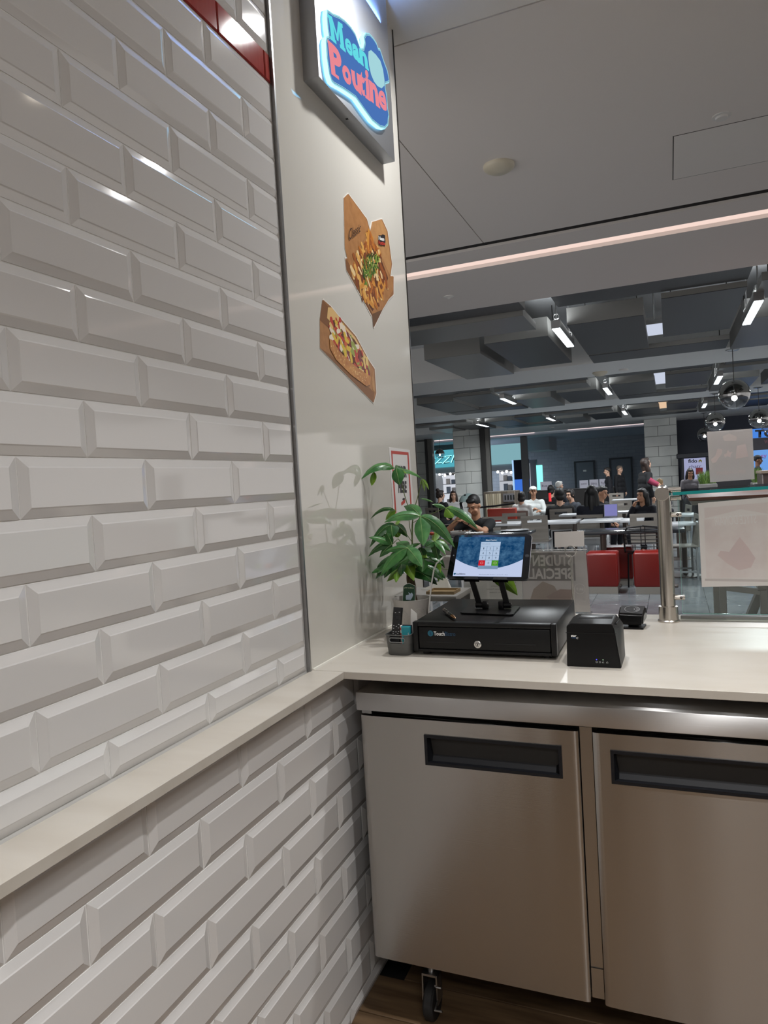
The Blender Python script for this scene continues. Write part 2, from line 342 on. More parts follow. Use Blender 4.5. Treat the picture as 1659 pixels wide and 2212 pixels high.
def fridge_door(x0,x1,hx0,hx1):
    z0,z1,hz0,hz1 = .1995,.8605,.744,.823; yf,yb = .884,.902
    g = G(); nx,nz = 22,26
    def fy(x,z):        # slightly pillowed, dented sheet steel rolled back at its vertical edges
        e = min(x-x0,x1-x)
        return yf+.0030*max(0,1-e/.010)**2+.0012*max(0,1-e/.06)
    xs = sorted({x0,x0+.004,x0+.009,x0+.016,x0+.03,x0+.06,hx0,hx1,x1-.06,x1-.03,x1-.016,x1-.009,x1-.004,x1}|{x0+(x1-x0)*i/8 for i in range(9)})
    zs = sorted({z0,z1,hz0,hz1}|{z0+(z1-z0)*i/12 for i in range(13)})
    V = {}
    def vv(i,k):
        if (i,k) not in V: V[i,k] = g.b.verts.new((xs[i],fy(xs[i],zs[k]),zs[k]))
        return V[i,k]
    for i in range(len(xs)-1):
        for k in range(len(zs)-1):
            xm,zm = (xs[i]+xs[i+1])/2,(zs[k]+zs[k+1])/2
            if hx0 < xm < hx1 and hz0 < zm < hz1: continue
            g._m([g.b.faces.new((vv(i,k),vv(i+1,k),vv(i+1,k+1),vv(i,k+1)))], True)
    be = [e for e in g.b.edges if len(e.link_faces) == 1]
    ed = [e for e in be if not all(hx0-.001 < v.co.x < hx1+.001 and hz0-.001 < v.co.z < hz1+.001 for v in e.verts)]
    r = bmesh.ops.extrude_edge_only(g.b, edges=ed)
    for v in [q for q in r['geom'] if isinstance(q,bmesh.types.BMVert)]: v.co.y = yb
    bmesh.ops.split_edges(g.b, edges=ed)
    d = g.obj('door', st, fr)
    G().box((x0+.006,yb-.001,z0+.006),(x1-.006,.929,z1-.006)).obj('gasket', mat('dark_gasket',(30,29,28),.6), d)
    h = G()
    t = .0075; y1 = yf-.003; yi = .925
    o = [(hx0,hz0),(hx1,hz0),(hx1,hz1),(hx0,hz1)]; i_ = [(hx0+t,hz0+t),(hx1-t,hz0+t),(hx1-t,hz1-t),(hx0+t,hz1-t)]
    q = [(hx0+t*2.2,hz0+t*1.2),(hx1-t*2.2,hz0+t*1.2),(hx1-t*2.2,hz1-t*2.6),(hx0+t*2.2,hz1-t*2.6)]
    R = [[h.b.verts.new((x,y,z)) for x,z in p] for p,y in ((o,yf+.004),(o,y1),(i_,y1),(i_,y1+.004))]
    R.append([h.b.verts.new((x,(yf+.008 if k<2 else yi),z)) for k,(x,z) in enumerate(q)])
    for a,b in zip(R,R[1:]):
        for k in range(4): h._m([h.b.faces.new((a[k],a[(k+1)%4],b[(k+1)%4],b[k]))])
    h._m([h.b.faces.new(R[-1])])
    h.obj('handle', blk, d)
fridge_door(.141,.7045,.3185,.6655); fridge_door(.7385,1.302,.777,1.124)
def caster(x,y):
    c = G().box((x-.028,y-.03,.188),(x+.028,y+.03,.20)).tube([(x,y,.19),(x,y,.125)],.011,10).hexa([(x-.022,y-.025,.06),(x-.018,y-.025,.06),(x-.018,y+.02,.06),(x-.022,y+.02,.06),(x-.022,y-.02,.13),(x-.018,y-.02,.13),(x-.018,y+.02,.13),(x-.022,y+.02,.13)]).box((x+.018,y-.022,.05),(x+.022,y+.018,.13)).box((x-.022,y-.02,.125),(x+.022,y+.02,.131))
    c = c.obj('caster', alu_m, fr)
    G().lathe([(.0,-.014),(.045,-.014),(.05,-.009),(.05,.009),(.045,.014),(0,.014)],(x,y-.004,.0502),24,axis='X').obj('wheel', mat('black_rubber',(26,26,27),.6), c)
    G().tube([(x+.03,y-.06,.135),(x+.03,y-.055,.128),(x+.045,y-.055,.128)],.0025,6).obj('lock_lever', alu_m, c)
    G().tube([(x+.024,y-.03,.07),(x+.024,y-.055,.062),(x+.045,y-.058,.066)],.003,6).obj('brake_lever', alu_m, c)
for x in (.27,1.33):
    for y in (.97,1.38): caster(x,y)
# ---------------------------------------------------------------- cash drawer
dz = .974
cdr = thing('cash_drawer', 'black metal cash drawer under the tablet stand', 'cash drawer', (.428,1.30,dz))
blkm = mat('black_powder_coat', (13,13,14), .36, spec=.3, bump=((700,700,700),2,.08,.0006))
G().box((.226,1.118,dz+.011),(.632,1.497,1.0695),.0025).obj('case', blkm, cdr)
fz0,fz1 = dz+.011,1.071
G().box((.2255,1.0935,fz0),(.2405,1.118,fz1),.002).box((.6185,1.0935,fz0),(.6325,1.118,fz1),.002).box((.2405,1.0935,fz1-.0125),(.6185,1.118,fz1),.002).box((.2405,1.0935,fz0),(.6185,1.118,fz0+.008),.0015).obj('front_frame', blkm, cdr)
G().box((.2425,1.0955,fz0+.0095),(.6165,1.117,fz1-.0145),.0025).obj('drawer_front', mat('black_drawer_paint',(10,10,11),.45,spec=.3), cdr)
yl = 1.0945
G().box((.2665,yl,1.0115),(.3515,1.0956,1.0160),.0008).obj('media_slot', black_m, cdr); G().box((.4615,yl,1.0115),(.5765,1.0956,1.0160),.0008).obj('media_slot', black_m, cdr)
lk = G().lathe([(0,-.008),(.0088,-.008),(.0105,-.0065),(.0105,0)],(.4172,1.0955,1.012),24,axis='Y').obj('lock', mat('satin_chrome',(205,203,200),.25,1), cdr)
G().lathe([(.0048,-.0083),(.0058,-.0083)],(.4172,1.0955,1.012),20,axis='Y').box((.4160,1.0868,1.0085),(.4184,1.0876,1.0155)).obj('keyway', dark_alu, lk)
lx0,lx1,lz0,lz1 = .2885,.3525,1.0325,1.0445
whm = mat('white_print',(235,235,232),.5); bl2 = mat('dark_blue_print',(18,62,92),.5); teal = mat('teal_print',(14,92,112),.5)
yl = 1.0948
xm = lx0+(lx1-lx0)*.505
text_quad('Touch', [(lx0,yl,lz1),(xm,yl,lz1),(xm,yl,lz0),(lx0,yl,lz0)], whm, cdr, offset=.02)
text_quad('Bistro', [(xm+.0006,yl,lz1),(lx1,yl,lz1),(lx1,yl,lz0),(xm+.0006,yl,lz0)], bl2, cdr, offset=.01)
G().lathe([(0,0),(.0085,0)],(.2785,yl,1.0385),24,axis='Y').obj('logo_disc', teal, cdr)
G().poly([(.2772,yl-.0003,1.0440),(.2792,yl-.0003,1.0445),(.2800,yl-.0003,1.0400),(.2812,yl-.0003,1.0345),(.2785,yl-.0003,1.0325),(.2768,yl-.0003,1.0345)]).obj('logo_mark', bl2, cdr)
for x in (.256,.602):
    for y in (1.125,1.465): G().lathe([(0,0),(.012,0),(.012,.0112),(0,.0112)],(x,y,dz),14).obj('foot', MAT['black_rubber'], cdr)
# ---------------------------------------------------------------- tablet and its stand
P = [Vector(v) for v in ((.2741,1.3959,1.2950),(.5236,1.4128,1.2880),(.5287,1.2911,1.1630),(.2793,1.2746,1.1700))]
# rigid frame of the tablet: centre, right, up, normal (towards the viewer)
TA = Matrix.Rotation(math.radians(5.272),3,'Z') @ Matrix.Rotation(math.radians(-44.098),3,'X') @ Matrix.Rotation(math.radians(2.237),3,'Y')
TCN = Vector((.4014,1.3436,1.229)); TR = TA@Vector((1,0,0)); TU = TA@Vector((0,0,1)); TN = TA@Vector((0,-1,0))
tb = thing('tablet', 'black tablet showing a blue keypad screen on the black stand', 'tablet', TCN)
tb.rotation_euler = TA.to_euler()
def rrect(w,h,r,n=6,cx=0,cz=0):
    return [(cx+sx*(w/2-r)+r*math.cos(a0+PI/2*k/n),cz+sz*(h/2-r)+r*math.sin(a0+PI/2*k/n)) for sx,sz,a0 in ((1,1,0),(-1,1,PI/2),(-1,-1,PI),(1,-1,1.5*PI)) for k in range(n+1)]
def slab(pts,y0,y1,name,m,parent): return G().prism([(x,y0,z) for x,z in pts],(0,y1-y0,0)).obj(name,m,parent,True)
slab(rrect(.2506,.1741,.012),.0065,0.0006,'back_shell',mat('grey_aluminium_shell',(150,150,152),.35,1),tb)
slab(rrect(.2496,.1731,.0115),.0010,-.0004,'glass_front',mat('black_tablet_glass',(10,10,12),.06,coat=.4),tb)
def ui(pts,lv,name,m): return G().poly([(x,-.0005-lv*.00012,z) for x,z in pts]).obj(name,m,tb,True,False)
sw,sh = .2100,.1560; sx,sz = -.0015,.001
nm = emis('screen_blue',(22,74,118),.95); nt = nm.node_tree; e = nt.nodes['Emission']
tc = nt.nodes.new('ShaderNodeTexCoord'); n1 = nt.nodes.new('ShaderNodeTexNoise'); n1.inputs['Scale'].default_value = 38; n1.inputs['Detail'].default_value = 7; n1.inputs['Roughness'].default_value=.7
cr = nt.nodes.new('ShaderNodeValToRGB'); cr.color_ramp.elements[0].position=.4; cr.color_ramp.elements[1].position=.72; cr.color_ramp.elements[0].color = rgb(16,66,112); cr.color_ramp.elements[1].color = rgb(84,130,168)
nt.links.new(tc.outputs['Object'],n1.inputs['Vector']); nt.links.new(n1.outputs['Fac'],cr.inputs['Fac']); nt.links.new(cr.outputs['Color'],e.inputs[0])
scr = [(sx-sw/2,sz-sh/2),(sx+sw/2,sz-sh/2),(sx+sw/2,sz+sh/2),(sx-sw/2,sz+sh/2)]
ui(scr,1,'screen',nm)
scw = emis('screen_white',(206,218,250),1.0)
zc_ = lambda t: sz-sh/2+sh*(.43-.235*(1-(2*t-1)**2))
ui([(sx-sw/2,sz-sh/2),(sx+sw/2,sz-sh/2)]+[(sx+sw/2-sw*k/24,zc_(1-k/24)) for k in range(25)],2,'screen_page',scw)
kx0,kx1 = sx-.031,sx+.031; kz1 = sz+sh/2-.021
rowh = .0187
kp = emis('key_white',(190,212,240),1.0)
ui([(kx0,kz1-rowh*5-.013),(kx1,kz1-rowh*5-.013),(kx1,kz1-rowh*5),(kx0,kz1-rowh*5)],3,'keypad_footer',emis('key_footer',(150,180,214),.8))
tk = emis('key_text',(40,70,104),.5)
def uitext(s,cx,cz,w,h,m,lv=5,off=0): return text_quad_local(s,cx,cz,w,h,m,lv,off)
def text_quad_local(s,cx,cz,w,h,m,lv,off):
    me = text_mesh(s,off); xs=[v.co.x for v in me.vertices]; ys=[v.co.y for v in me.vertices]
    for v in me.vertices: v.co = (cx-w/2+w*(v.co.x-min(xs))/(max(xs)-min(xs)),-.0005-lv*.00012,cz-h/2+h*(v.co.y-min(ys))/(max(ys)-min(ys)))
    me.materials.clear(); me.materials.append(m); o = bpy.data.objects.new('lettering',me); COL.objects.link(o); o.parent = tb; return o
kw_ = (kx1-kx0)/3
ui([(kx0,kz1-rowh*.9),(kx1,kz1-rowh*.9),(kx1,kz1),(kx0,kz1)],3,'entry_field',kp)
uitext('Enter passcode',kx0+.017,kz1-rowh*.45,.026,.004,emis('screen_grey',(120,140,170),.6))
for i,s in enumerate('123456789*0#'):
    r,c = divmod(i,3); x0 = kx0+c*kw_+.0004; z1 = kz1-rowh*(r+.9)-.0004 if r<3 else kz1-rowh*3.9-.0004
    hh = rowh-.0006 if r<3 else rowh*1.1
    m = {'*':emis('key_red',(226,40,52),.9),'#':emis('key_green',(92,172,46),.9)}.get(s,kp)
    ui([(x0,z1-hh),(x0+kw_-.0008,z1-hh),(x0+kw_-.0008,z1),(x0,z1)],3,'key',m)
    if s in '*#':
        G().lathe([(.0036,-.0012),(.0046,-.0012)],(x0+kw_/2,0,z1-hh/2),18,axis='Y').obj('key_ring',emis('key_ring',(250,210,210),.8),tb,True)
    else: uitext(s,x0+kw_/2,z1-hh/2,.0042 if s!='1' else .0022,.0075,tk)
uitext('Mean Poutine',sx,kz1+.0075,.034,.0046,emis('screen_text',(230,238,250),.9),5,.02)
uitext('TouchBistro',sx-.083,sz-sh/2+.0085,.033,.0058,emis('screen_navy',(22,50,92),.5),5,.02)
G().lathe([(0,-.0012),(.0035,-.0012)],(sx-.1005+.0005,0,sz-sh/2+.0085),18,axis='Y').obj('logo_dot',emis('screen_teal',(20,110,150),.6),tb,True)
uitext('Mean Poutine POS Terminal 1 - version 10.1 - Store',sx+.02,sz-sh/2+.0075,.088,.003,emis('screen_grey2',(110,125,155),.6))
uitext('Forgot passcode',sx,kz1-rowh*5-.0065,.023,.0034,MAT['screen_grey'])
G().lathe([(0,-.0006),(.0022,-.0006)],(-.1150,0,.004),14,axis='Y').obj('front_camera',mat('lens_glint',(120,125,130),.1),tb,True)
G().lathe([(0,-.0006),(.0062,-.0006)],(.1150,0,.004),18,axis='Y').obj('home_button',mat('black_button',(16,16,18),.2),tb,True)
# stand
sd = thing('tablet_stand', 'black folding metal stand holding the tablet on the cash drawer', 'stand', (.41,1.28,1.071))
zt = 1.0715
bp = [(.326,1.350),(.330,1.232),(.340,1.222),(.486,1.207),(.494,1.215),(.489,1.338),(.480,1.346),(.336,1.358)]
G().prism([(x,y,zt) for x,y in bp],(0,0,.0035)).obj('base_plate', mat('black_anodised',(20,20,22),.38,.6), sd)
ba = MAT['black_anodised']
for sx_,nm_ in ((-.0465,'L'),(.0415,'R')):
    foot = TCN+TR*sx_-TU*.085+Vector((0,0,0))
    hx_ = .3745 if nm_ == 'L' else .4600
    hinge = Vector((hx_,1.296,zt+.012))
    a = G(); top = foot-TN*.012
    dirn = (top-hinge).normalized(); sdv = TR*.0085; th = dirn.cross(TR).normalized()*.0035
    p0,p1 = hinge+dirn*.002, top+dirn*.004
    a.hexa([p0-sdv-th,p0+sdv-th,p0+sdv+th,p0-sdv+th,p1-sdv-th,p1+sdv-th,p1+sdv+th,p1-sdv+th]).obj('arm', ba, sd)
    hs = G().box((hx_+(.010 if nm_=='L' else -.026),1.283,zt+.0035),(hx_+(.026 if nm_=='L' else -.010),1.309,zt+.028),.003).tube([(hx_-.012,1.296,zt+.014),(hx_+.012,1.296,zt+.014)],.0085,14).obj('hinge', ba, sd)
    G().tube([(hx_+(.026 if nm_=='L' else .012),1.296,zt+.018),(hx_+(.0275 if nm_=='L' else .0135),1.296,zt+.018)],.006,14).obj('pivot_cap', MAT['satin_chrome'], sd)
    bk0 = TCN+TR*sx_-TU*.0885-TN*.0085; bk1 = TCN+TR*sx_-TU*.01-TN*.0085; t4 = TN*.0025
    G().hexa([bk0-sdv-t4,bk0+sdv-t4,bk0+sdv+t4*.4,bk0-sdv+t4*.4,bk1-sdv-t4,bk1+sdv-t4,bk1+sdv+t4*.4,bk1-sdv+t4*.4]).obj('support_bar', ba, sd)
    # hook under the tablet's lower edge
    c = TCN+TR*sx_-TU*.0885
    H = G(); X = TR*.023; b0 = c-TN*.0075; f0 = c+TN*.006
    t3 = -TU*.003
    H.hexa([b0-X+t3,b0+X+t3,f0+X+t3,f0-X+t3,b0-X,b0+X,f0+X,f0-X])
    f1 = c+TN*.0032; H.hexa([f1-X*.9,f1+X*.9,f0+X*.9,f0-X*.9,f1-X*.9+TU*.008,f1+X*.9+TU*.008,f0+X*.9+TU*.008,f0-X*.9+TU*.008])
    H.obj('hook', ba, sd)
# white charging cable and its plug
pl = TCN-TR*.1253
cb = thing('charging_cable', 'white charging cable looping from the tablet down behind the drawer', 'cable', (.21,1.33,1.2))
G().tube([pl+TR*.0005,pl-TR*.014],[.0038,.0036],10).obj('plug', mat('white_cable',(232,230,226),.4), cb)
q = [pl-TR*.013,pl-TR*.022+Vector((0,0,-.001))]+[Vector(v) for v in [(0.2506,1.315,1.2251),(0.2361,1.315,1.2135),(0.2256,1.315,1.1914),(0.2153,1.315,1.1471),(0.2082,1.315,1.1055),(0.2032,1.315,1.0727),(0.1992,1.315,1.0309),(0.1978,1.315,1.007)]]
G().tube(q,.0025,8).obj('cord', MAT['white_cable'], cb)
# pen on the drawer
pv = [Vector(v) for v in [(0.2739,1.2473,1.078),(0.3482,1.1194,1.078)]]
pen = thing('pen', 'short black and gold pen lying on the cash drawer', 'pen', (.30,1.22,zt))
a,b = pv; u = (b-a)
G().tube([a,a+u*.08],[.0045,.0055],12).tube([a+u*.70,a+u*.9,b],[.0055,.004,.001],12).obj('gold_fitting', mat('gold_metal',(196,140,92),.2,1), pen)
G().tube([a+u*.07,a+u*.72],.0058,12).obj('barrel', mat('black_lacquer',(22,20,20),.15), pen)
G().tube([a+u*.40,a+u*.46],.0061,12).tube([a+u*.02+Vector((0,0,.006)),a+u*.3+Vector((0,0,.0065))],.001,6).obj('clip_band', mat('silver_metal',(200,196,190),.2,1), pen)
# ---------------------------------------------------------------- receipt printer
pr = thing('receipt_printer', 'black angular receipt printer right of the cash drawer', 'printer', (.73,1.11,dz))
pm_ = mat('printer_black',(8,8,9),.4,spec=.3); pg = mat('printer_grey_black',(22,22,24),.32)
def F(pts): return pts
A=(.665,1.042,dz);B=(.7985,1.042,dz);Bk=(.8005,1.178,dz);Ak=(.667,1.178,dz)
C1=(.6685,1.042,1.079);C2=(.677,1.046,1.0855);C3=(.780,1.046,1.0855);C4=(.786,1.042,1.071)
D1=(.684,1.178,1.0860);D2=(.782,1.178,1.0855);E1=(.7995,1.170,1.063);E0=(.7965,1.090,1.070);D0=(.668,1.178,1.076)
g = G(); V = {k:g.b.verts.new(v) for k,v in dict(A=A,B=B,Bk=Bk,Ak=Ak,C1=C1,C2=C2,C3=C3,C4=C4,D1=D1,D2=D2,E1=E1,E0=E0,D0=D0).items()}
for f in (('A','B','C4','C3','C2','C1'),('C2','C3','D2','D1'),('C3','E0','E1','D2'),('C3','C4','E0'),('B','E0','C4'),('B','Bk','E1','E0'),('A','C1','D0','Ak'),('C1','C2','D1','D0'),('Ak','D0','D1','D2','E1','Bk'),('A','Ak','Bk','B')):
    g._m([g.b.faces.new([V[k] for k in f])])
bmesh.ops.bevel(g.b, geom=list(g.b.edges), offset=.0012, segments=2, affect='EDGES')
g.obj('housing', pm_, pr)
G().box((.692,1.118,1.0845),(.776,1.158,1.0868),.001).obj('paper_cover', pg, pr)
G().box((.6905,1.1165,1.0856),(.6925,1.152,1.0864)).box((.6905,1.1505,1.0856),(.772,1.1525,1.0866)).obj('paper_slot', black_m, pr)
G().tube([(.788,1.075,1.0802),(.792,1.135,1.0776)],.0022,8).obj('cover_latch', black_m, pr)
G().box((.6655,1.0413,1.0612),(.7905,1.0425,1.0622)).obj('lid_seam', black_m, pr)
yp = 1.0412
text_quad('star', [(.6785,yp,1.0570),(.6925,yp,1.0570),(.6925,yp,1.0515),(.6785,yp,1.0515)], whm, pr, offset=.03)
text_quad('TSP100', [(.6795,yp,1.0500),(.6905,yp,1.0500),(.6905,yp,1.0475),(.6795,yp,1.0475)], mat('blue_print',(40,92,148),.5), pr)
G().lathe([(.0016,0),(.0026,0)],(.6945,yp,1.0487),14,axis='Y',a0=.4,a1=5.6).obj('cloud_mark', whm, pr)
for k,(x,c) in enumerate(((.7395,(70,70,255)),(.7552,(200,235,190)))):
    G().lathe([(0,0),(.0013,0)],(x,yp,.9945),12,axis='Y').obj('status_light', emis('led_%s'%('blue','green')[k],c,4 if k==0 else 1.2), pr)
g = G()
for x in (.7395,.7475): g.lathe([(.0018,0),(.0024,0)],(x,yp,.9885),14,axis='Y')
for x in (.7552,.7655): g.tube([(x-.0022,yp,.9868),(x+.0022,yp,.9868),(x,yp,.9908),(x-.0022,yp,.9868)],.0004,4)
g.obj('status_icon', mat('pale_print',(200,205,200),.5), pr)
# card reader
rd = thing('card_reader', 'small black card reader behind the receipt printer', 'card reader', (.80,1.53,dz))
G().hexa([(.776,1.513,dz),(.835,1.510,dz),(.842,1.575,dz),(.773,1.578,dz),(.776,1.513,dz+.006),(.835,1.510,dz+.006),(.842,1.575,dz+.006),(.773,1.578,dz+.006)]).hexa([(.790,1.545,dz+.006),(.822,1.545,dz+.006),(.825,1.572,dz+.006),(.787,1.572,dz+.006),(.790,1.54,dz+.016),(.822,1.54,dz+.016),(.825,1.572,dz+.016),(.787,1.572,dz+.016)]).obj('dock', pm_, rd)
g = G().hexa([(.766,1.514,dz+.013),(.834,1.511,dz+.012),(.845,1.585,dz+.022),(.765,1.588,dz+.022),(.761,1.517,dz+.048),(.838,1.514,dz+.046),(.846,1.585,dz+.062),(.764,1.588,dz+.063)])
bmesh.ops.bevel(g.b, geom=list(g.b.edges), offset=.005, segments=3, affect='EDGES'); g.obj('body', mat('reader_black',(15,15,16),.18), rd)
g = G().hexa([(.767,1.523,dz+.0495),(.834,1.520,dz+.0478),(.840,1.58,dz+.0612),(.769,1.582,dz+.0622),(.767,1.523,dz+.0507),(.834,1.520,dz+.049),(.840,1.58,dz+.0624),(.769,1.582,dz+.0634)])
g.obj('tap_pad', mat('reader_pad',(52,53,55),.35), rd)
tp = lambda a,b: Vector((.767+a*.068,1.523+b*.058,dz+.0512+b*.0126-a*.0012))
g = G()
for r0 in (.16,.28,.40): g.tube([tp(.5+r0*.9*math.cos(t),.5+r0*math.sin(t)) for t in [(-.9+1.8*k/8) for k in range(9)]],.0007,4)
g.tube([tp(.5+.30*math.cos(t),.5+.42*math.sin(t)) for t in [2*PI*k/24 for k in range(25)]],.0006,4)
g.obj('tap_symbol', mat('grey_symbol',(170,172,174),.5), rd)
G().tube([(.772,1.56,dz+.008),(.758,1.55,dz+.008),(.74,1.54,dz+.004),(.70,1.53,dz+.004),(.66,1.52,dz+.004)],.003,8).obj('cord', black_m, rd)
# ---------------------------------------------------------------- wire card stand with blank card
cs = thing('card_holder', 'tall thin steel wire stand with ring clip behind the drawer', 'card holder', (.635,1.57,dz))
rx = .6170; ch = MAT['satin_chrome']
G().tube([(rx+.0015,1.5685,dz+.005),(rx,1.5685,1.203)],.0022,8).obj('rod', ch, cs); G().tube([(rx+.0055,1.5715,dz+.005),(rx+.004,1.5715,1.201)],.0018,8).obj('rod', ch, cs)
G().ring((rx+.001,1.5685,1.2175),.0175,.0014,28,8).obj('ring_clip', ch, cs)
G().lathe([(0,0),(.028,0),(.028,.004),(.022,.0065),(0,.0065)],(rx+.002,1.5715,dz),24).obj('base', ch, cs)
cardq = [(.5670,1.573,1.2315),(.6625,1.573,1.2325),(.6635,1.573,1.2835),(.5680,1.573,1.2825)]
bc = tag(G().prism(cardq,(0,-.0009,0)).obj('blank_card', mat('white_card',(244,240,238),.6)), 'small blank white card clipped on the wire stand', 'card')
# ---------------------------------------------------------------- acrylic special-offer sign
sg = thing('acrylic_sign', 'clear acrylic sign with backwards student special print behind the tablet', 'sign', (.45,1.76,dz))
acr = glassmat('acrylic',(253,253,253),.8,.02)
x0,x1,z1s = .1900,.6555,1.2035
paper = papermat('translucent_paper',(222,219,217))
paper2 = papermat('translucent_paper_menu',(232,232,229))
tp_b = 1.7600
G().prism([(x0+.004,tp_b,dz+.006),(.4135,tp_b,dz+.006),(.4135,tp_b,1.2),(x0+.0035,tp_b,1.2)],(0,.0006,0)).obj('menu_sheet', paper2, sg)
G().prism([(.4145,tp_b,dz+.006),(x1-.004,tp_b,dz+.006),(x1-.010,tp_b,1.198),(.4145,tp_b,1.2)],(0,.0006,0)).obj('offer_sheet', paper, sg)
G().prism([(x0,tp_b-.0035,dz),(x1,tp_b-.0035,dz),(x1-.006,tp_b-.0035,1.204),(x0,tp_b-.0035,1.207)],(0,.002,0)).obj('front_pane', acr, sg)
G().prism([(x0,tp_b-.004,1.2045),(.4135,tp_b-.004,1.2045),(x1-.006,tp_b-.004,1.2022),(x1-.006,tp_b-.004,1.2045),(x0,tp_b-.004,1.2075)],(0,.003,0)).obj('pane_rim', mat('acrylic_rim',(226,226,224),.2), sg)
G().prism([(x0,tp_b-.001,dz),(x1,tp_b-.001,dz),(x1,tp_b+.04,dz),(x0,tp_b+.04,dz)],(0,0,.003)).obj('foot', acr, sg)
gp = papermat('show_through_grey',(170,167,166)); gp2 = papermat('show_through_light',(242,240,238)); gp3 = papermat('show_through_tan',(196,186,178))
ys = tp_b-.0008
def bk(s,xr,xl,zb,ztop,m,parent,y,off=.03): return text_quad(s,[(xr,y,ztop),(xl,y,ztop),(xl,y,zb),(xr,y,zb)],m,parent,'backward_lettering',off)
bk('STUDENT',.598,.432,1.145,1.186,gp2,sg,ys-.0006); bk('SPECIAL',.598,.441,1.098,1.138,gp2,sg,ys-.0006)
G().poly([(.42,ys,1.092),(.606,ys,1.092),(.606,ys,1.193),(.42,ys,1.195)]).obj('print_ground', gp, sg)
G().poly([(.455,ys,1.062),(.49,ys,1.09),(.53,ys,1.073),(.545,ys,1.045),(.50,ys,1.01),(.44,ys,1.02)]).obj('print_picture', gp3, sg)
G().poly([(.50,ys-.0003,1.035),(.55,ys-.0003,1.062),(.60,ys-.0003,1.06),(.585,ys-.0003,1.02),(.53,ys-.0003,1.0)]).obj('print_picture', papermat('show_through_rose',(190,176,170)), sg)
G().ring((.6185,ys-.0002,1.063),.018,.0007,24,4).obj('price_circle', gp2, sg)
bk('$6.9',.632,.607,1.056,1.068,gp2,sg,ys-.0006)
g = 0
for k,s in enumerate(('Classic Poutine','Montreal Poutine','Bacon','Steak Poutine','Vegetarian Poutine','Country Poutine')):
    z = 1.108-k*.0125
    bk(s,.352,.352-.0055*len(s)*.62-.01,z,z+.006,gp,sg,ys,.0); bk('$ 9.95',.392,.375,z,z+.006,gp,sg,ys,.0)
# ---------------------------------------------------------------- raised shelf at the back, napkin box, tray
sf = thing('raised_shelf', 'low grey raised shelf on the counter behind the plant pot', 'shelf', (.1,1.62,dz))
gy = mat('grey_shelf_laminate',(142,140,136),.45)
G().box((.0045,1.5200,1.056),(.232,1.72,1.074),.001).obj('shelf_top', gy, sf)
G().box((.0055,1.545,dz),(.020,1.71,1.056)).obj('shelf_side', mat('dark_shelf',(52,50,48),.6), sf); G().box((.214,1.545,dz),(.229,1.71,1.056)).obj('shelf_side', mat('dark_shelf',(52,50,48),.6), sf)
tr = thing('wooden_tray', 'small flat wooden tray on the raised grey shelf', 'tray', (.18,1.6,1.074))
G().box((.112,1.555,1.074),(.215,1.64,1.078)).box((.112,1.555,1.078),(.215,1.559,1.085)).box((.112,1.636,1.078),(.215,1.64,1.085)).box((.112,1.559,1.078),(.116,1.636,1.085)).box((.211,1.559,1.078),(.215,1.636,1.085)).obj('tray', mat('tan_wood',(150,128,92),.5,noise=((120,98,66),(4,60,20),3,.4,.7)), tr)
nb = thing('paper_stack', 'stack of white papers leaning on the tray beside the plant', 'papers', (.13,1.66,1.074))
for k in range(4):
    G().prism([(.055+k*.004,1.662+k*.004,1.0745),(.165+k*.002,1.662+k*.004,1.0745),(.158,1.668+k*.004,1.113-k*.004),(.149,1.668+k*.004,1.117-k*.004),(.085+k*.006,1.666+k*.004,1.0865)],(0,.0028,0)).obj('sheet', mat('white_paper',(226,224,216),.6), nb)
# ---------------------------------------------------------------- plant in its pot
pt = thing('potted_plant', 'leafy green money tree in a pale ribbed pot beside the tablet', 'plant', (.127,1.36,dz))
PX,PY = .127,1.362
potm = mat('pale_grey_pot',(206,201,195),.5,noise=((188,183,178),(9,9,9),3,.4,.65))
G().lathe([(0,dz),(.046,dz),(.049,dz+.004),(.0605,dz+.112),(.063,dz+.118),(.0635,dz+.121),(.0605,dz+.1215),(.0585,dz+.116),(.057,dz+.098),(0,dz+.098)],(PX,PY,0),40).obj('pot', potm, pt)
g = G()
for ca in (-1.9,-.75,.4,2.6):
    for r0 in (.010,.0145,.019,.0235):
        path = []
        for k in range(19):
            t = PI*(k-3)/12.0
            if k < 3: dx,dzz = r0,-.05+.05*k/3
            elif k > 15: dx,dzz = -r0,-.05*(k-15)/3
            else: dx,dzz = r0*math.cos(t), r0*math.sin(t)
            z = dz+.070+dzz; R = .049+(z-dz)*.1035+.0002
            a = ca+dx/R; path.append((PX+R*math.cos(a),PY+R*math.sin(a),z))
        g.tube(path,.0008,5)
g.obj('arch_relief', potm, pt)
G().lathe([(0,dz+.1005),(.03,dz+.102),(.057,dz+.0985)],(PX,PY,0),20).obj('soil', mat('dark_soil',(30,24,18),.95,bump=((160,160,160),3,.6,.004)), pt)
tm = mat('braided_bark',(74,58,40),.7,noise=((104,88,58),(50,50,14),4,.35,.65),bump=((70,70,20),4,.5,.003))
for k in range(3):
    path = []
    for i in range(15):
        t = i/14; a = 2*PI*k/3+t*4.2; r = .0085*(1-.25*t)
        path.append((PX+.004+r*math.cos(a)-.003*t, PY+r*math.sin(a), dz+.095+t*.108))
    G().tube(path,[.0098-.0028*i/14 for i in range(15)],10).obj('trunk', tm, pt)
lc = []
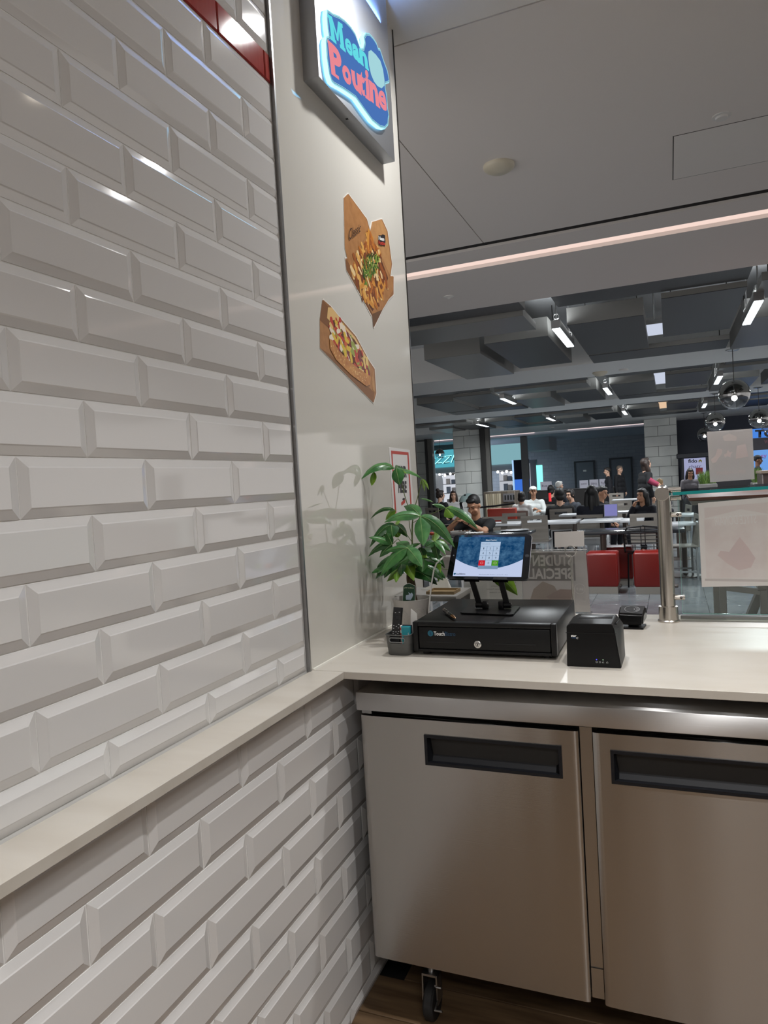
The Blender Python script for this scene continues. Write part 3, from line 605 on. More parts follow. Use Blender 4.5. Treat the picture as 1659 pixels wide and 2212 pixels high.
for i,(c1,c2) in enumerate((((40,92,42),(70,128,62)),((28,70,30),(48,98,44)),((92,136,36),(128,166,52)),((58,112,60),(92,146,84)))):
    m = mat('leaf_green_%d'%i, c1, .32, spec=.45, noise=(c2,(26,26,26),2,.35,.7), bump=((120,120,120),1,.25,.002)); b = m.node_tree.nodes['Principled BSDF']
    b.inputs['Transmission Weight'].default_value = 0; b.inputs['Subsurface Weight'].default_value = .0
    lc.append(m)
ribm = mat('leaf_midrib',(150,178,118),.4)
stm = mat('green_stem',(92,110,52),.5)
def leaf(b,t,W,bend,ci,face=None,side=None):
    b,t = Vector(b),Vector(t); d = t-b; L = d.length; n = 9
    nn = Vector(face) if face else Vector((.05+random.uniform(-.25,.25),-.75,.62+random.uniform(-.2,.2)))
    up = Vector((0,0,1)); g = G(); rows = []; rib = []
    for i in range(n+1):
        s = i/n; p = b+d*s+up*(bend*L*4*s*(1-s))
        dd = (d+up*(bend*L*4*(1-2*s))).normalized()
        sdv = dd.cross(nn).normalized(); nv = sdv.cross(dd).normalized()
        wv = W*L*.5*(math.sin(PI*min(1,s**.78))**.8 if 0<s<1 else 0)*(1-.10*s)
        wv = max(wv,.0004)
        wob = .010*L*math.sin(s*34)*(.5 if 0<s<1 else 0)
        rows.append([g.b.verts.new(p+sdv*wv*q-nv*(abs(q)**1.5*wv*.32)+nv*wob*abs(q)) for q in (-1,-.5,0,.5,1)])
        rib.append(p+nv*.0003)
    for r0,r1 in zip(rows,rows[1:]):
        g._m([g.b.faces.new((r0[k],r0[k+1],r1[k+1],r1[k])) for k in range(4)], True)
    o = g.obj('leaf', lc[ci], pt)
    G().tube(rib,[.0009*(1-.75*i/n) for i in range(n+1)],4,cap=False).obj('midrib', ribm, o)
def stalk(pts,r0=.0016,r1=.001):
    n = len(pts); G().tube(pts,[r0+(r1-r0)*i/(n-1) for i in range(n)],7).obj('stalk', stm, pt)
YA,YB,YC = 1.36,1.30,1.42
# each spray: hub, then leaflets (tip, width, arch, tone)
H = (0.0909,1.37,1.524)
leaf(H,(-0.0011,1.3,1.4936),.36,.22,0); leaf((0.0286,1.34,1.5168),(0.0307,1.31,1.4705),.42,-.02,2)
leaf((0.1015,1.355,1.5255),(0.1205,1.33,1.4678),.70,.02,0,(.1,-1,.2)); leaf((0.1052,1.36,1.5209),(0.1684,1.42,1.4846),.20,.08,3)
leaf((0.112,1.36,1.516),(0.0843,1.4,1.5361),.5,.0,1); leaf((0.118,1.36,1.5179),(0.1293,1.4,1.5027),.6,.05,2)
stalk([(0.1067,1.365,1.5186),(0.1208,1.365,1.4407),(0.1322,1.365,1.3961),(0.1335,1.365,1.3322),(0.1401,1.365,1.2945)])
H = (0.1821,1.38,1.4832)
for t_ in [(0.1752,1.375,1.4657),(0.1895,1.375,1.4424),(0.2041,1.375,1.4475),(0.1845,1.375,1.4547)]: leaf(H,t_,.26,.06,2,(0,-1,.1))
stalk([(0.1841,1.372,1.4821),(0.1666,1.372,1.4294),(0.1527,1.372,1.3905),(0.1448,1.372,1.3556),(0.1391,1.372,1.3005)])
H = (0.2612,1.36,1.3865)
leaf(H,(0.2238,1.34,1.3998),.34,.05,3,(0,-1,.5)); leaf((0.2276,1.34,1.4072),(0.1761,1.36,1.4206),.12,.04,3)
leaf(H,(0.2937,1.33,1.3549),.85,.06,2,(.1,-1,.2)); leaf(H,(0.3802,1.3,1.3186),.20,.10,0)
stalk([(0.2598,1.362,1.386),(0.2102,1.362,1.3679),(0.1774,1.362,1.3572),(0.1488,1.362,1.3429)],.0012,.0009)
H = (0.203,1.28,1.3661)
leaf(H,(0.1196,1.36,1.398),.34,.10,0); leaf(H,(0.0919,1.25,1.3526),.36,.13,3)
leaf(H,(0.2284,1.22,1.2784),.52,.04,3,(0,-1,.35)); leaf(H,(0.2642,1.3,1.338),.36,.14,0)
leaf(H,(0.3175,1.25,1.2694),.28,.13,0); leaf((0.1004,1.33,1.3872),(0.0196,1.31,1.363),.20,.20,1)
leaf((0.0949,1.35,1.3852),(0.0602,1.34,1.3552),.6,.16,2)
stalk([(0.1854,1.33,1.3632),(0.1602,1.33,1.362),(0.1564,1.33,1.3362),(0.1531,1.33,1.2929),(0.151,1.33,1.2278)],.0022,.0026)
H = (0.102,1.33,1.338)
leaf(H,(0.0243,1.28,1.2725),.30,.2,1); leaf((0.0913,1.31,1.3398),(0.1054,1.28,1.303),.95,.03,1,(0,-1,.3))
leaf(H,(0.1181,1.38,1.2937),.5,.12,1); leaf(H,(0.0987,1.36,1.3569),.5,.1,2); leaf((0.0911,1.37,1.2953),(0.0788,1.37,1.3269),.8,.02,2)
stalk([(0.0942,1.35,1.3368),(0.1212,1.35,1.3161),(0.1447,1.35,1.2804)])
H = (0.0989,1.29,1.2796)
leaf(H,(0.0309,1.26,1.3067),.36,.08,0); leaf(H,(0.0165,1.28,1.2422),.34,.16,1); leaf(H,(0.0605,1.27,1.2405),.6,.08,1)
leaf(H,(0.0886,1.27,1.3193),.6,.05,0); leaf(H,(0.0368,1.31,1.3153),.3,.1,1)
stalk([(0.083,1.33,1.276),(0.104,1.33,1.2942),(0.1498,1.33,1.2452)])
H = (0.1684,1.24,1.2715)
leaf(H,(0.0885,1.2,1.1887),.40,.13,0); leaf(H,(0.0989,1.23,1.2634),.36,.06,0); leaf(H,(0.2347,1.18,1.219),.42,.05,3,(0,-1,.4))
leaf(H,(0.108,1.3,1.2838),.5,.04,3); leaf(H,(0.2026,1.27,1.2824),.4,.06,0); leaf(H,(0.1366,1.24,1.2259),.5,.06,0)
stalk([(0.1422,1.31,1.2648),(0.1574,1.31,1.2516),(0.1622,1.31,1.217)])
H = (0.2347,1.31,1.2841)
leaf(H,(0.2898,1.3,1.2513),.4,.1,0); leaf(H,(0.2823,1.27,1.2443),.26,.08,3); leaf(H,(0.2709,1.34,1.2655),.5,.1,2)
leaf(H,(0.2082,1.29,1.2676),.8,.05,1); leaf(H,(0.2402,1.32,1.2234),.5,.05,1); leaf(H,(0.2262,1.36,1.3187),.5,.05,2)
stalk([(0.2265,1.335,1.282),(0.1958,1.335,1.2784),(0.1564,1.335,1.2315)])
H = (0.1914,1.32,1.2326)
leaf(H,(0.1911,1.3,1.188),.75,.03,0,(.3,-1,.1)); leaf(H,(0.0773,1.34,1.1912),.42,.12,0); leaf(H,(0.1136,1.38,1.1789),.4,.1,2)
leaf(H,(0.1868,1.3,1.267),.8,.05,1); leaf(H,(0.2339,1.33,1.2072),.4,.12,1)
H = (0.2055,1.4,1.2254)
leaf(H,(0.2254,1.36,1.148),.34,.08,2,(0,-1,.1)); leaf(H,(0.1806,1.42,1.1494),.4,.04,2,(0,-1,.1)); leaf(H,(0.2356,1.4,1.1874),.4,.12,1)
stalk([(0.2121,1.38,1.2276),(0.1823,1.38,1.2303),(0.1442,1.38,1.2176)])
leaf((0.3732,1.46,1.1587),(0.4603,1.45,1.0903),.5,.12,2,(0,-1,.1)); stalk([(0.3786,1.45,1.1585),(0.2821,1.45,1.1684),(0.1697,1.45,1.185),(0.1201,1.45,1.1903)])
for k in range(30):     # inner foliage
    a = 2.4*k; r = .02+.035*((k*37)%10)/10; c = Vector((PX-.005+r*math.cos(a),PY+.01+r*.8*math.sin(a),1.185+.065*((k*53)%10)/10))
    a2 = a+.6; leaf(c,c+Vector((math.cos(a2)*(.075+.012*(k%4)),math.sin(a2)*.065,-.055+.022*(k%3))),.45,.12,(1,0,1,2)[k%4])
# plant tag
TG = [(0.1136,1.313,1.0867),(0.1575,1.313,1.0871),(0.1608,1.313,1.1427),(0.1542,1.313,1.1451),(0.1486,1.313,1.1482),(0.1403,1.313,1.151),(0.1318,1.313,1.1491),(0.1256,1.313,1.1455),(0.1197,1.313,1.1417)]
pgt = tag(G().prism(TG,(0,-.0010,0)).obj('plant_tag', mat('dark_green_card',(18,66,42),.45)), 'dark green plant label stuck in the pale pot', 'label')
G().tube([(0.1144,1.3118,1.0869),(0.1203,1.3118,1.1415),(0.126,1.3118,1.1453),(0.1322,1.3118,1.1488),(0.1407,1.3118,1.1508),(0.149,1.3118,1.148),(0.1547,1.3118,1.1448),(0.1608,1.3118,1.1425),(0.1575,1.3118,1.0873)],.0006,5).obj('white_edge', whm, pgt)
text_quad('paradise', [(0.1237,1.3115,1.1399),(0.156,1.3115,1.1379),(0.1557,1.3115,1.132),(0.1233,1.3115,1.1333)], mat('pale_yellow_print',(214,224,190),.5), pgt, shear=.2)
G().poly([(0.127,1.3117,1.097),(0.1427,1.3117,1.0961),(0.1485,1.3117,1.1041),(0.1528,1.3117,1.1131),(0.1484,1.3117,1.121),(0.143,1.3117,1.117),(0.1365,1.3117,1.122),(0.1386,1.3117,1.114),(0.1279,1.3117,1.112),(0.1263,1.3117,1.104)]).obj('picture', mat('pale_blue_print',(178,196,216),.5), pgt)
# red bud peeping between the leaves
G().ball((0.2206,1.33,1.3073),(.0085,.006,.0055),12).obj('red_leaf', mat('red_leaf',(176,64,44),.5), pt)
# ---------------------------------------------------------------- basket and what stands in it
bk_ = thing('plastic_basket', 'small grey plastic basket at the left end of the cash drawer', 'basket', (.182,1.12,dz))
bm_ = mat('grey_basket_plastic',(84,84,82),.5)
def bring(z,w,d,r=.016):
    n = 5; return [(.181+sx*(w/2-r)+r*math.cos(a0+PI/2*k/n),1.128+sy*(d/2-r)+r*math.sin(a0+PI/2*k/n),z) for sx,sy,a0 in ((1,1,0),(-1,1,PI/2),(-1,-1,PI),(1,-1,1.5*PI)) for k in range(n+1)]
g = G(); lv = []
for z,w,d in ((dz,.066,.09),(dz+.003,.0695,.094),(dz+.020,.0715,.097),(dz+.0215,.0725,.098),(dz+.0325,.0735,.099),(dz+.034,.0745,.100)): lv.append([g.b.verts.new(p) for p in bring(z,w,d)])
g._m([g.b.faces.new(lv[0])])
for a,b in zip(lv,lv[1:]):
    g._m([g.b.faces.new((a[k],a[(k+1)%24],b[(k+1)%24],b[k])) for k in range(24)], True)
g.obj('base_wall', bm_, bk_)
def wall_ring(z0,z1,skip=()):
    g = G(); w0,d0 = .0745+.10*(z0-dz-.034),.100+.1*(z0-dz-.034); w1,d1 = .0745+.10*(z1-dz-.034),.1+.1*(z1-dz-.034)
    A_ = [g.b.verts.new(p) for p in bring(z0,w0,d0)]; B_ = [g.b.verts.new(p) for p in bring(z1,w1,d1)]
    for k in range(24):
        if k not in skip: g._m([g.b.faces.new((A_[k],A_[(k+1)%24],B_[(k+1)%24],B_[k]))], True)
    return g
g = G()     # upper wall with a slotted handle in front
wall_ring(dz+.034,dz+.036).obj('upper_wall', bm_, bk_)
wall_ring(dz+.036,dz+.060,skip=(17,)).obj('upper_wall', bm_, bk_)
yf0 = 1.128-.0505
fp = lambda x,z: (x,1.128-(.100+.1*(z-dz-.034))/2,z)
hz = dz+.0455; hxw = .0175; hr = .0065
g = G(); inn = [(.181+sx*hxw+hr*math.cos(t),hz+hr*math.sin(t)) for sx,a0 in ((1,-PI/2),(-1,PI/2)) for t in [a0+PI*k/8 for k in range(9)]]
bx0,bx1 = .181-.0213,.181+.0213; bz0,bz1 = dz+.036,dz+.060
def outp(x,z):
    dx,dzv = x-.181,z-hz; s = min(((bx1-.181)/abs(dx)) if abs(dx)>1e-6 else 9e9, ((bz1-hz) if dzv>0 else (hz-bz0))/abs(dzv) if abs(dzv)>1e-6 else 9e9); return (.181+dx*s,hz+dzv*s)
IV = [g.b.verts.new(fp(*p)) for p in inn]; OV = [g.b.verts.new(fp(*outp(*p))) for p in inn]
for k in range(18): g._m([g.b.faces.new((IV[k],IV[(k+1)%18],OV[(k+1)%18],OV[k]))])
g.obj('handle_panel', bm_, bk_)
G().tube([fp(*p) for p in inn+[inn[0]]],.0012,6,cap=False).obj('handle_rim', mat('light_grey_plastic',(120,120,118),.45), bk_)
G().tube(bring(dz+.060,.0778,.1033)+[bring(dz+.060,.0778,.1033)[0]],.0016,6,cap=False).obj('rim', bm_, bk_)
# remote control
rm = thing('remote_control', 'black remote control standing in the grey basket', 'remote', (.165,1.11,dz+.004))
a = Vector((.1600,1.1080,dz+.006)); u = Vector((.055,.24,1)).normalized(); r_ = Vector((1,.05,-.06)).normalized(); r_ = (r_-u*r_.dot(u)).normalized(); n_ = r_.cross(u).normalized()
n_ = -n_ if n_.y > 0 else n_
rp = lambda x,z,y=0: a+r_*x+u*z+n_*y
G().hexa([rp(-.0125,0,-.009),rp(.0125,0,-.009),rp(.0125,0,.006),rp(-.0125,0,.006),rp(-.0125,.128,-.009),rp(.0125,.128,-.009),rp(.0125,.128,.006),rp(-.0125,.128,.006)]).obj('body', mat('remote_black',(22,22,24),.4), rm)
g = G()
for x,z in ((-.007,.074),(.001,.072),(.008,.078),(-.007,.066),(.008,.068),(-.007,.056),(.001,.056),(.009,.058),(-.007,.050),(.007,.052),(.001,.047),(-.005,.112),(.007,.114)):
    g = G(); g.hexa([rp(x-.0017,z-.0009,.006),rp(x+.0017,z-.0009,.006),rp(x+.0017,z+.0009,.006),rp(x-.0017,z+.0009,.006),rp(x-.0017,z-.0009,.0066),rp(x+.0017,z-.0009,.0066),rp(x+.0017,z+.0009,.0066),rp(x-.0017,z+.0009,.0066)]); g.obj('button', mat('white_buttons',(205,205,205),.5), rm)
G().lathe([(0,0),(.006,0),(.006,.0006),(0,.0006)]).obj('nav_pad', mat('nav_black',(32,32,35),.25), rm, True).matrix_local = Matrix.Translation(rp(.001,.098,.006)-Vector((.165,1.11,dz+.004))) @ Matrix((r_,u,n_)).transposed().to_4x4()
# teal box and paper
tc_ = thing('teal_box', 'thin teal card box in the grey basket beside the remote', 'box', (.203,1.11,dz+.004))
G().box((.187,1.100,dz+.004),(.2145,1.110,dz+.0815),.001).obj('box', mat('teal_card',(28,138,150),.45), tc_)
G().box((.1875,1.1101,dz+.004),(.2175,1.1130,dz+.0845),.0006).obj('backing_card', mat('navy_card',(24,34,48),.5), tc_)
text_quad('hello', [(.2065,1.0994,dz+.040),(.2065,1.0994,dz+.064),(.2105,1.0994,dz+.064),(.2105,1.0994,dz+.040)][::1], whm, tc_)
g = G()
for z in (.0775,): g.box((.1895,1.0993,dz+z),(.2125,1.0997,dz+z+.0006))
g.box((.1895,1.0993,dz+.01),(.1901,1.0997,dz+.0775)); g.obj('border_line', mat('pale_teal_print',(150,206,206),.5), tc_)
rb = tag(G().box((.1795,1.112,dz+.004),(.1845,1.118,dz+.082),.0005).obj('red_packet', mat('red_white_pack',(190,52,40),.5,noise=((236,232,226),(0,0,60),0,.48,.52))), 'narrow red and white packet between the remote and teal box', 'packet')
ev = tag(G().prism([(.196,1.146,dz+.004),(.224,1.138,dz+.004),(.224,1.138,dz+.088),(.2245,1.1395,dz+.112),(.204,1.1455,dz+.126),(.1995,1.146,dz+.07)],(0,.0008,0)).obj('paper_slip', mat('white_slip',(228,227,224),.6)), 'folded white paper slip standing in the basket by the drawer', 'paper')
# ---------------------------------------------------------------- order-here notice on the pillar
oh = thing('order_sign', 'laminated white order here notice with red border on the glossy pillar', 'sign', (.001,1.67,1.45))
oc = [(0.003,1.5568,1.606),(0.003,1.7752,1.6018),(0.003,1.7842,1.3365),(0.003,1.5648,1.3369)]
G().prism([(.0002,p[1],p[2]) for p in oc],(.0014,0,0)).obj('sheet', mat('white_print_paper',(232,230,228),.25,coat=.3), oh)
rq = [(0.003,1.575,1.5943),(0.003,1.7579,1.5924),(0.003,1.7599,1.3668),(0.003,1.5784,1.3647)]
riq = [(0.003,1.5866,1.5834),(0.003,1.7432,1.5814),(0.003,1.7452,1.3729),(0.003,1.5932,1.3689)]
redp = mat('red_print',(188,58,42),.4)
g = G(); f = lambda p: (.0019,p[1],p[2])
for k in range(3):
    i,j = ((0,1),(1,2),(3,0))[k]; g.poly([f(rq[i]),f(rq[j]),f(riq[j]),f(riq[i])])
g.obj('red_border', redp, oh)
bkp = mat('black_print',(16,16,16),.4)
text_quad('ORDER', [(0.0022,1.6256,1.5416),(0.0022,1.7225,1.5387),(0.0022,1.7226,1.4954),(0.0022,1.6251,1.4972)], bkp, oh, offset=.05)
text_quad('HERE', [(0.0022,1.6272,1.4861),(0.0022,1.7157,1.4815),(0.0022,1.7141,1.4378),(0.0022,1.6255,1.4394)], bkp, oh, offset=.05)
G().poly([(0.0022,1.6461,1.4022),(0.0022,1.6591,1.4069),(0.0022,1.6899,1.4135),(0.0022,1.6932,1.409),(0.0022,1.6878,1.4004),(0.0022,1.667,1.3953),(0.0022,1.6493,1.3917)]).obj('emblem', redp, oh)
G().poly([(0.0021,1.6607,1.4155),(0.0021,1.6737,1.4193),(0.0021,1.6884,1.4179),(0.0021,1.6899,1.4117),(0.0021,1.6695,1.4091)]).obj('emblem_cap', bkp, oh)
# ---------------------------------------------------------------- food posters (cut-out stickers)
def inset2d(pts,d):
    n = len(pts); ar = sum(pts[i][1]*pts[(i+1)%n][2]-pts[(i+1)%n][1]*pts[i][2] for i in range(n)); sg_ = 1 if ar > 0 else -1; out = []
    for i in range(n):
        a,b,c = (Vector((p[1],p[2])) for p in (pts[i-1],pts[i],pts[(i+1)%n])); e1,e2 = (b-a).normalized(),(c-b).normalized()
        n1,n2 = Vector((-e1.y,e1.x))*sg_,Vector((-e2.y,e2.x))*sg_; m = n1+n2; m = m/max(m.length_squared*.5,.35) if m.length > .1 else n1
        out.append((0,b.x+m.x*d,b.y+m.y*d))
    return out
def sticker(name,label,outline):
    t = thing(name,label,'poster',(.001,outline[0][1],outline[0][2]))
    G().prism([(.0002,p[1],p[2]) for p in outline],(.0010,0,0)).obj('sticker', mat('white_vinyl',(232,228,222),.3), t)
    G().poly([(.0013,p[1],p[2]) for p in inset2d(outline,.0035)]).obj('kraft_ground', mat('kraft_print_base',(150,102,60),.45), t, False, False); return t
def pp(pts,lv,name,m,t): return G().poly([(.0013+lv*.0002,p[1],p[2]) for p in pts]).obj(name,m,t,False,False)
kraft = mat('kraft_print',(176,124,74),.45,noise=((160,108,60),(40,40,40),3,.35,.7)); kraft2 = mat('kraft_print_light',(188,140,88),.45,noise=((174,124,74),(40,40,40),3,.35,.7)); kraft3 = mat('kraft_print_dark',(128,82,44),.45)
ps = sticker('poutine_poster','kraft box of poutine sticker on the glossy pillar below the lit sign',[(0,1.3274,2.4255),(0,1.286,2.3955),(0,1.2725,2.2315),(0,1.2862,2.2062),(0,1.2699,2.2017),(0,1.2738,2.1625),(0,1.4685,2.0522),(0,1.4794,2.0133),(0,1.577,2.0985),(0,1.6428,2.1489),(0,1.6975,2.1796),(0,1.7094,2.2549),(0,1.6784,2.2486),(0,1.7004,2.2938),(0,1.672,2.4105),(0,1.6202,2.4394),(0,1.5177,2.395),(0,1.498,2.3621),(0,1.4768,2.3918)])
pp([(0.002,1.2878,2.3937),(0.002,1.3231,2.4196),(0.002,1.466,2.3865),(0.002,1.4919,2.3526),(0.002,1.294,2.1907),(0.002,1.2737,2.2315)],1,'left_flap',kraft,ps)
pp([(0.002,1.5183,2.3927),(0.002,1.6092,2.4317),(0.002,1.6579,2.4049),(0.002,1.6875,2.2919),(0.002,1.6665,2.2452),(0.002,1.4971,2.3499)],1,'right_flap',kraft2,ps)
pp([(0.002,1.2727,2.1962),(0.002,1.2957,2.1912),(0.002,1.4936,2.3517),(0.002,1.6638,2.2415),(0.002,1.697,2.2499),(0.002,1.691,2.198),(0.002,1.633,2.1509),(0.002,1.5692,2.0988),(0.002,1.4848,2.0685),(0.002,1.4729,2.0635),(0.002,1.276,2.1641)],2,'box_rim',kraft,ps)
pp([(0.002,1.2727,2.1962),(0.002,1.2957,2.1912),(0.002,1.473,2.0643),(0.002,1.4752,2.0173),(0.002,1.4705,2.0602),(0.002,1.276,2.1641)],3,'box_side',kraft3,ps)
pp([(0.002,1.473,2.0643),(0.002,1.5702,2.099),(0.002,1.4752,2.0173)],3,'box_corner',mat('kraft_print_shadow',(104,70,42),.5),ps)
FR = [(0.002,1.3147,2.1668),(0.002,1.3458,2.2122),(0.002,1.4883,2.3408),(0.002,1.5567,2.3066),(0.002,1.6451,2.2292),(0.002,1.5609,2.1415),(0.002,1.4744,2.0735),(0.002,1.3953,2.1146)]
pp(FR,4,'gravy',mat('gravy_print',(92,46,20),.4),ps)
def inside(poly,y,z):
    c = False; n = len(poly)
    for i in range(n):
        y1,z1,y2,z2 = poly[i][1],poly[i][2],poly[i-1][1],poly[i-1][2]
        if (z1>z) != (z2>z) and y < (y2-y1)*(z-z1)/(z2-z1)+y1: c = not c
    return c
def scatter(poly,n,ln,wd,ms,lv,name,t,ang=None,seed=1):
    rnd = random.Random(seed); g = G(); ys=[p[1] for p in poly]; zs=[p[2] for p in poly]; k = 0
    while k < n:
        y,z = rnd.uniform(min(ys),max(ys)),rnd.uniform(min(zs),max(zs))
        if not inside(poly,y,z): continue
        a = rnd.uniform(0,PI) if ang is None else rnd.gauss(ang,.7); l,w_ = ln*rnd.uniform(.5,1.3)/2,wd*rnd.uniform(.6,1.3)/2
        ca,sa = math.cos(a),math.sin(a); g.mi = rnd.randrange(len(ms)); xx = .0013+lv*.0002+k*1.2e-6
        g.poly([(xx,y+ca*p-sa*q,z+sa*p+ca*q) for p,q in ((-l,-w_*.7),(-l*.6,-w_),(l*.7,-w_),(l,-w_*.5),(l,w_*.6),(l*.6,w_),(-l*.7,w_),(-l,w_*.4))]); k += 1
    o = g.obj(name,ms,t,False,False); o['kind'] = 'stuff'; return o
fm = [mat('fries_%d'%i,c,.4) for i,c in enumerate(((206,140,54),(184,108,36),(222,170,88),(150,80,28),(120,60,24),(232,204,150)))]
scatter(FR,190,.055,.016,fm,5,'fries_print',ps,1.9,3)
GR = [(0.002,1.4076,2.2291),(0.002,1.5054,2.281),(0.002,1.5628,2.2825),(0.002,1.5463,2.2375),(0.002,1.4925,2.1946),(0.002,1.4273,2.1536),(0.002,1.4053,2.1832)]
scatter(GR,110,.026,.006,[mat('green_%d'%i,c,.4) for i,c in enumerate(((92,128,38),(62,98,26),(136,160,64),(40,70,22)))],8,'green_onion_print',ps,None,5)
text_quad('Classic', [(0.0045,1.3058,2.301),(0.0045,1.4116,2.355),(0.0045,1.4074,2.3259),(0.0045,1.3056,2.266)], mat('dark_brown_print',(54,34,22),.5), ps, shear=.35)
text_quad('Mean', [(0.0045,1.5654,2.3584),(0.0045,1.6217,2.3699),(0.0045,1.6196,2.3561),(0.0045,1.5661,2.3439)], whm, ps, offset=.05)
text_quad('Poutine', [(0.0045,1.5629,2.3418),(0.0045,1.6299,2.3573),(0.0045,1.6278,2.3435),(0.0045,1.5636,2.3273)], redp, ps, offset=.04)
pp([(0.002,1.57,2.3621),(0.002,1.5958,2.37),(0.002,1.6121,2.3787),(0.002,1.6348,2.3819),(0.002,1.6365,2.3597),(0.002,1.6263,2.3397),(0.002,1.6058,2.3375),(0.002,1.5697,2.328)],9,'logo_ground',mat('near_black_print',(30,26,30),.5),ps)
hs = sticker('hot_dog_poster','loaded hot dog in a kraft tray sticker on the glossy pillar',[(0,1.0929,2.0332),(0,1.0651,1.9656),(0,1.0549,1.8787),(0,1.4401,1.7507),(0,1.472,1.7897),(0,1.47,1.8762),(0,1.4254,1.8972),(0,1.3229,1.9641),(0,1.2134,1.9993),(0,1.1471,2.0233)])
pp([(0.002,1.0902,2.0274),(0.002,1.1263,2.0142),(0.002,1.2042,1.9901),(0.002,1.3092,1.9567),(0.002,1.4144,1.8904),(0.002,1.4531,1.8694),(0.002,1.4577,1.7888),(0.002,1.4341,1.755),(0.002,1.0552,1.8803),(0.002,1.0651,1.9647)],1,'tray',kraft,hs)
pp([(0.002,1.0902,2.0274),(0.002,1.1263,2.0142),(0.002,1.1224,1.9491),(0.002,1.0649,1.9628)],2,'tray_end',kraft3,hs)
pp([(0.002,1.0552,1.8803),(0.002,1.1224,1.871),(0.002,1.2506,1.8276),(0.002,1.3983,1.8056),(0.002,1.4504,1.7898),(0.002,1.4341,1.755)],2,'tray_front',mat('kraft_print_mid',(136,92,56),.5),hs)
pp([(0.002,1.4528,1.8672),(0.002,1.4577,1.7888),(0.002,1.4336,1.8006),(0.002,1.4355,1.8436)],3,'tray_end',kraft2,hs)
bun = mat('bun_print',(206,146,72),.4,noise=((170,100,40),(30,30,30),2,.3,.7)); bunl = mat('bun_print_light',(226,186,122),.4)
pp([(0.002,1.1233,2.0123),(0.002,1.1494,2.0178),(0.002,1.1965,1.9999),(0.002,1.2076,1.9875),(0.002,1.3092,1.9567),(0.002,1.4032,1.8994),(0.002,1.418,1.8662),(0.002,1.4038,1.8432),(0.002,1.3393,1.8764),(0.002,1.2334,1.9271),(0.002,1.1496,1.9668),(0.002,1.1124,1.9783)],4,'bun_top',bunl,hs)
FI = [(0.002,1.1441,1.9783),(0.002,1.1813,1.9856),(0.002,1.2135,1.9757),(0.002,1.3077,1.9463),(0.002,1.4017,1.8886),(0.002,1.4104,1.8511),(0.002,1.3675,1.8353),(0.002,1.264,1.8658),(0.002,1.1837,1.8963),(0.002,1.1266,1.928),(0.002,1.1297,1.9505)]
pp(FI,5,'filling',mat('filling_print',(96,46,26),.5),hs)
scatter(FI,120,.036,.017,[mat('topping_%d'%i,c,.4) for i,c in enumerate(((186,52,34),(220,186,52),(206,96,46),(236,222,200),(150,160,66),(120,30,30),(228,196,120)))],6,'topping_print',hs,2.2,9)
pp([(0.002,1.1203,1.9176),(0.002,1.1372,1.9173),(0.002,1.19,1.8877),(0.002,1.3035,1.8595),(0.002,1.4233,1.8414),(0.002,1.4121,1.8142),(0.002,1.3805,1.8047),(0.002,1.2587,1.8286),(0.002,1.1568,1.861),(0.002,1.1192,1.8893)],9,'bun_bottom',bun,hs)
scatter([(0.002,1.1276,1.9094),(0.002,1.1891,1.8811),(0.002,1.3023,1.8509),(0.002,1.4023,1.8325),(0.002,1.3725,1.8098),(0.002,1.2594,1.8337),(0.002,1.1646,1.8647),(0.002,1.1246,1.887)],46,.006,.0035,[bunl],10,'sesame_print',hs,None,4)
# ---------------------------------------------------------------- lit sign box on the pillar
sb = thing('lit_sign', 'aluminium sign box with glowing blue and pink logo on the pillar', 'sign', (0,1.355,2.64))
alub = steel('sign_aluminium',(186,188,192),.55,.4)
sg_b = G().box((.0,1.056,2.645),(.050,1.656,3.225),.0008).obj('sign_box', alub, sb)
G().box((.018,1.30,2.6443),(.026,1.308,2.6451)).obj('screw', black_m, sb)
BX0,BX1 = .0500,.0640
og = [(0.064,1.1077,2.8587),(0.064,1.1284,2.8652),(0.064,1.1485,2.8707),(0.064,1.1908,2.8886),(0.064,1.2338,2.901),(0.064,1.2752,2.9072),(0.064,1.3125,2.9048),(0.064,1.3498,2.8791),(0.064,1.3728,2.8925),(0.064,1.3877,2.9193),(0.064,1.3822,2.9341),(0.064,1.404,2.9589),(0.064,1.4357,2.9752),(0.064,1.4714,2.98),(0.064,1.4978,2.9781),(0.064,1.5109,2.9686),(0.064,1.5278,2.9758),(0.064,1.5364,2.9695),(0.064,1.5616,2.9506),(0.064,1.5921,2.9342),(0.064,1.6073,2.9052),(0.064,1.6029,2.8953),(0.064,1.5647,2.8718),(0.064,1.561,2.8583),(0.064,1.5711,2.8346),(0.064,1.5744,2.7916),(0.064,1.5836,2.7715),(0.064,1.5743,2.7551),(0.064,1.5674,2.7321),(0.064,1.5346,2.7051),(0.064,1.4866,2.6878),(0.064,1.4162,2.6777),(0.064,1.3493,2.6829),(0.064,1.2861,2.6897),(0.064,1.241,2.6805),(0.064,1.1889,2.6692),(0.064,1.1286,2.6531),(0.064,1.1091,2.6521),(0.064,1.094,2.6675),(0.064,1.0846,2.709),(0.064,1.0848,2.7554),(0.064,1.0931,2.7728),(0.064,1.1077,2.7831),(0.064,1.1028,2.8023),(0.064,1.1016,2.8298)]
glow = emis('sign_edge_glow',(118,205,255),5)
G().prism([(BX0,p[1],p[2]) for p in og],(BX1-BX0,0,0)).obj('glow_edge', glow, sb)
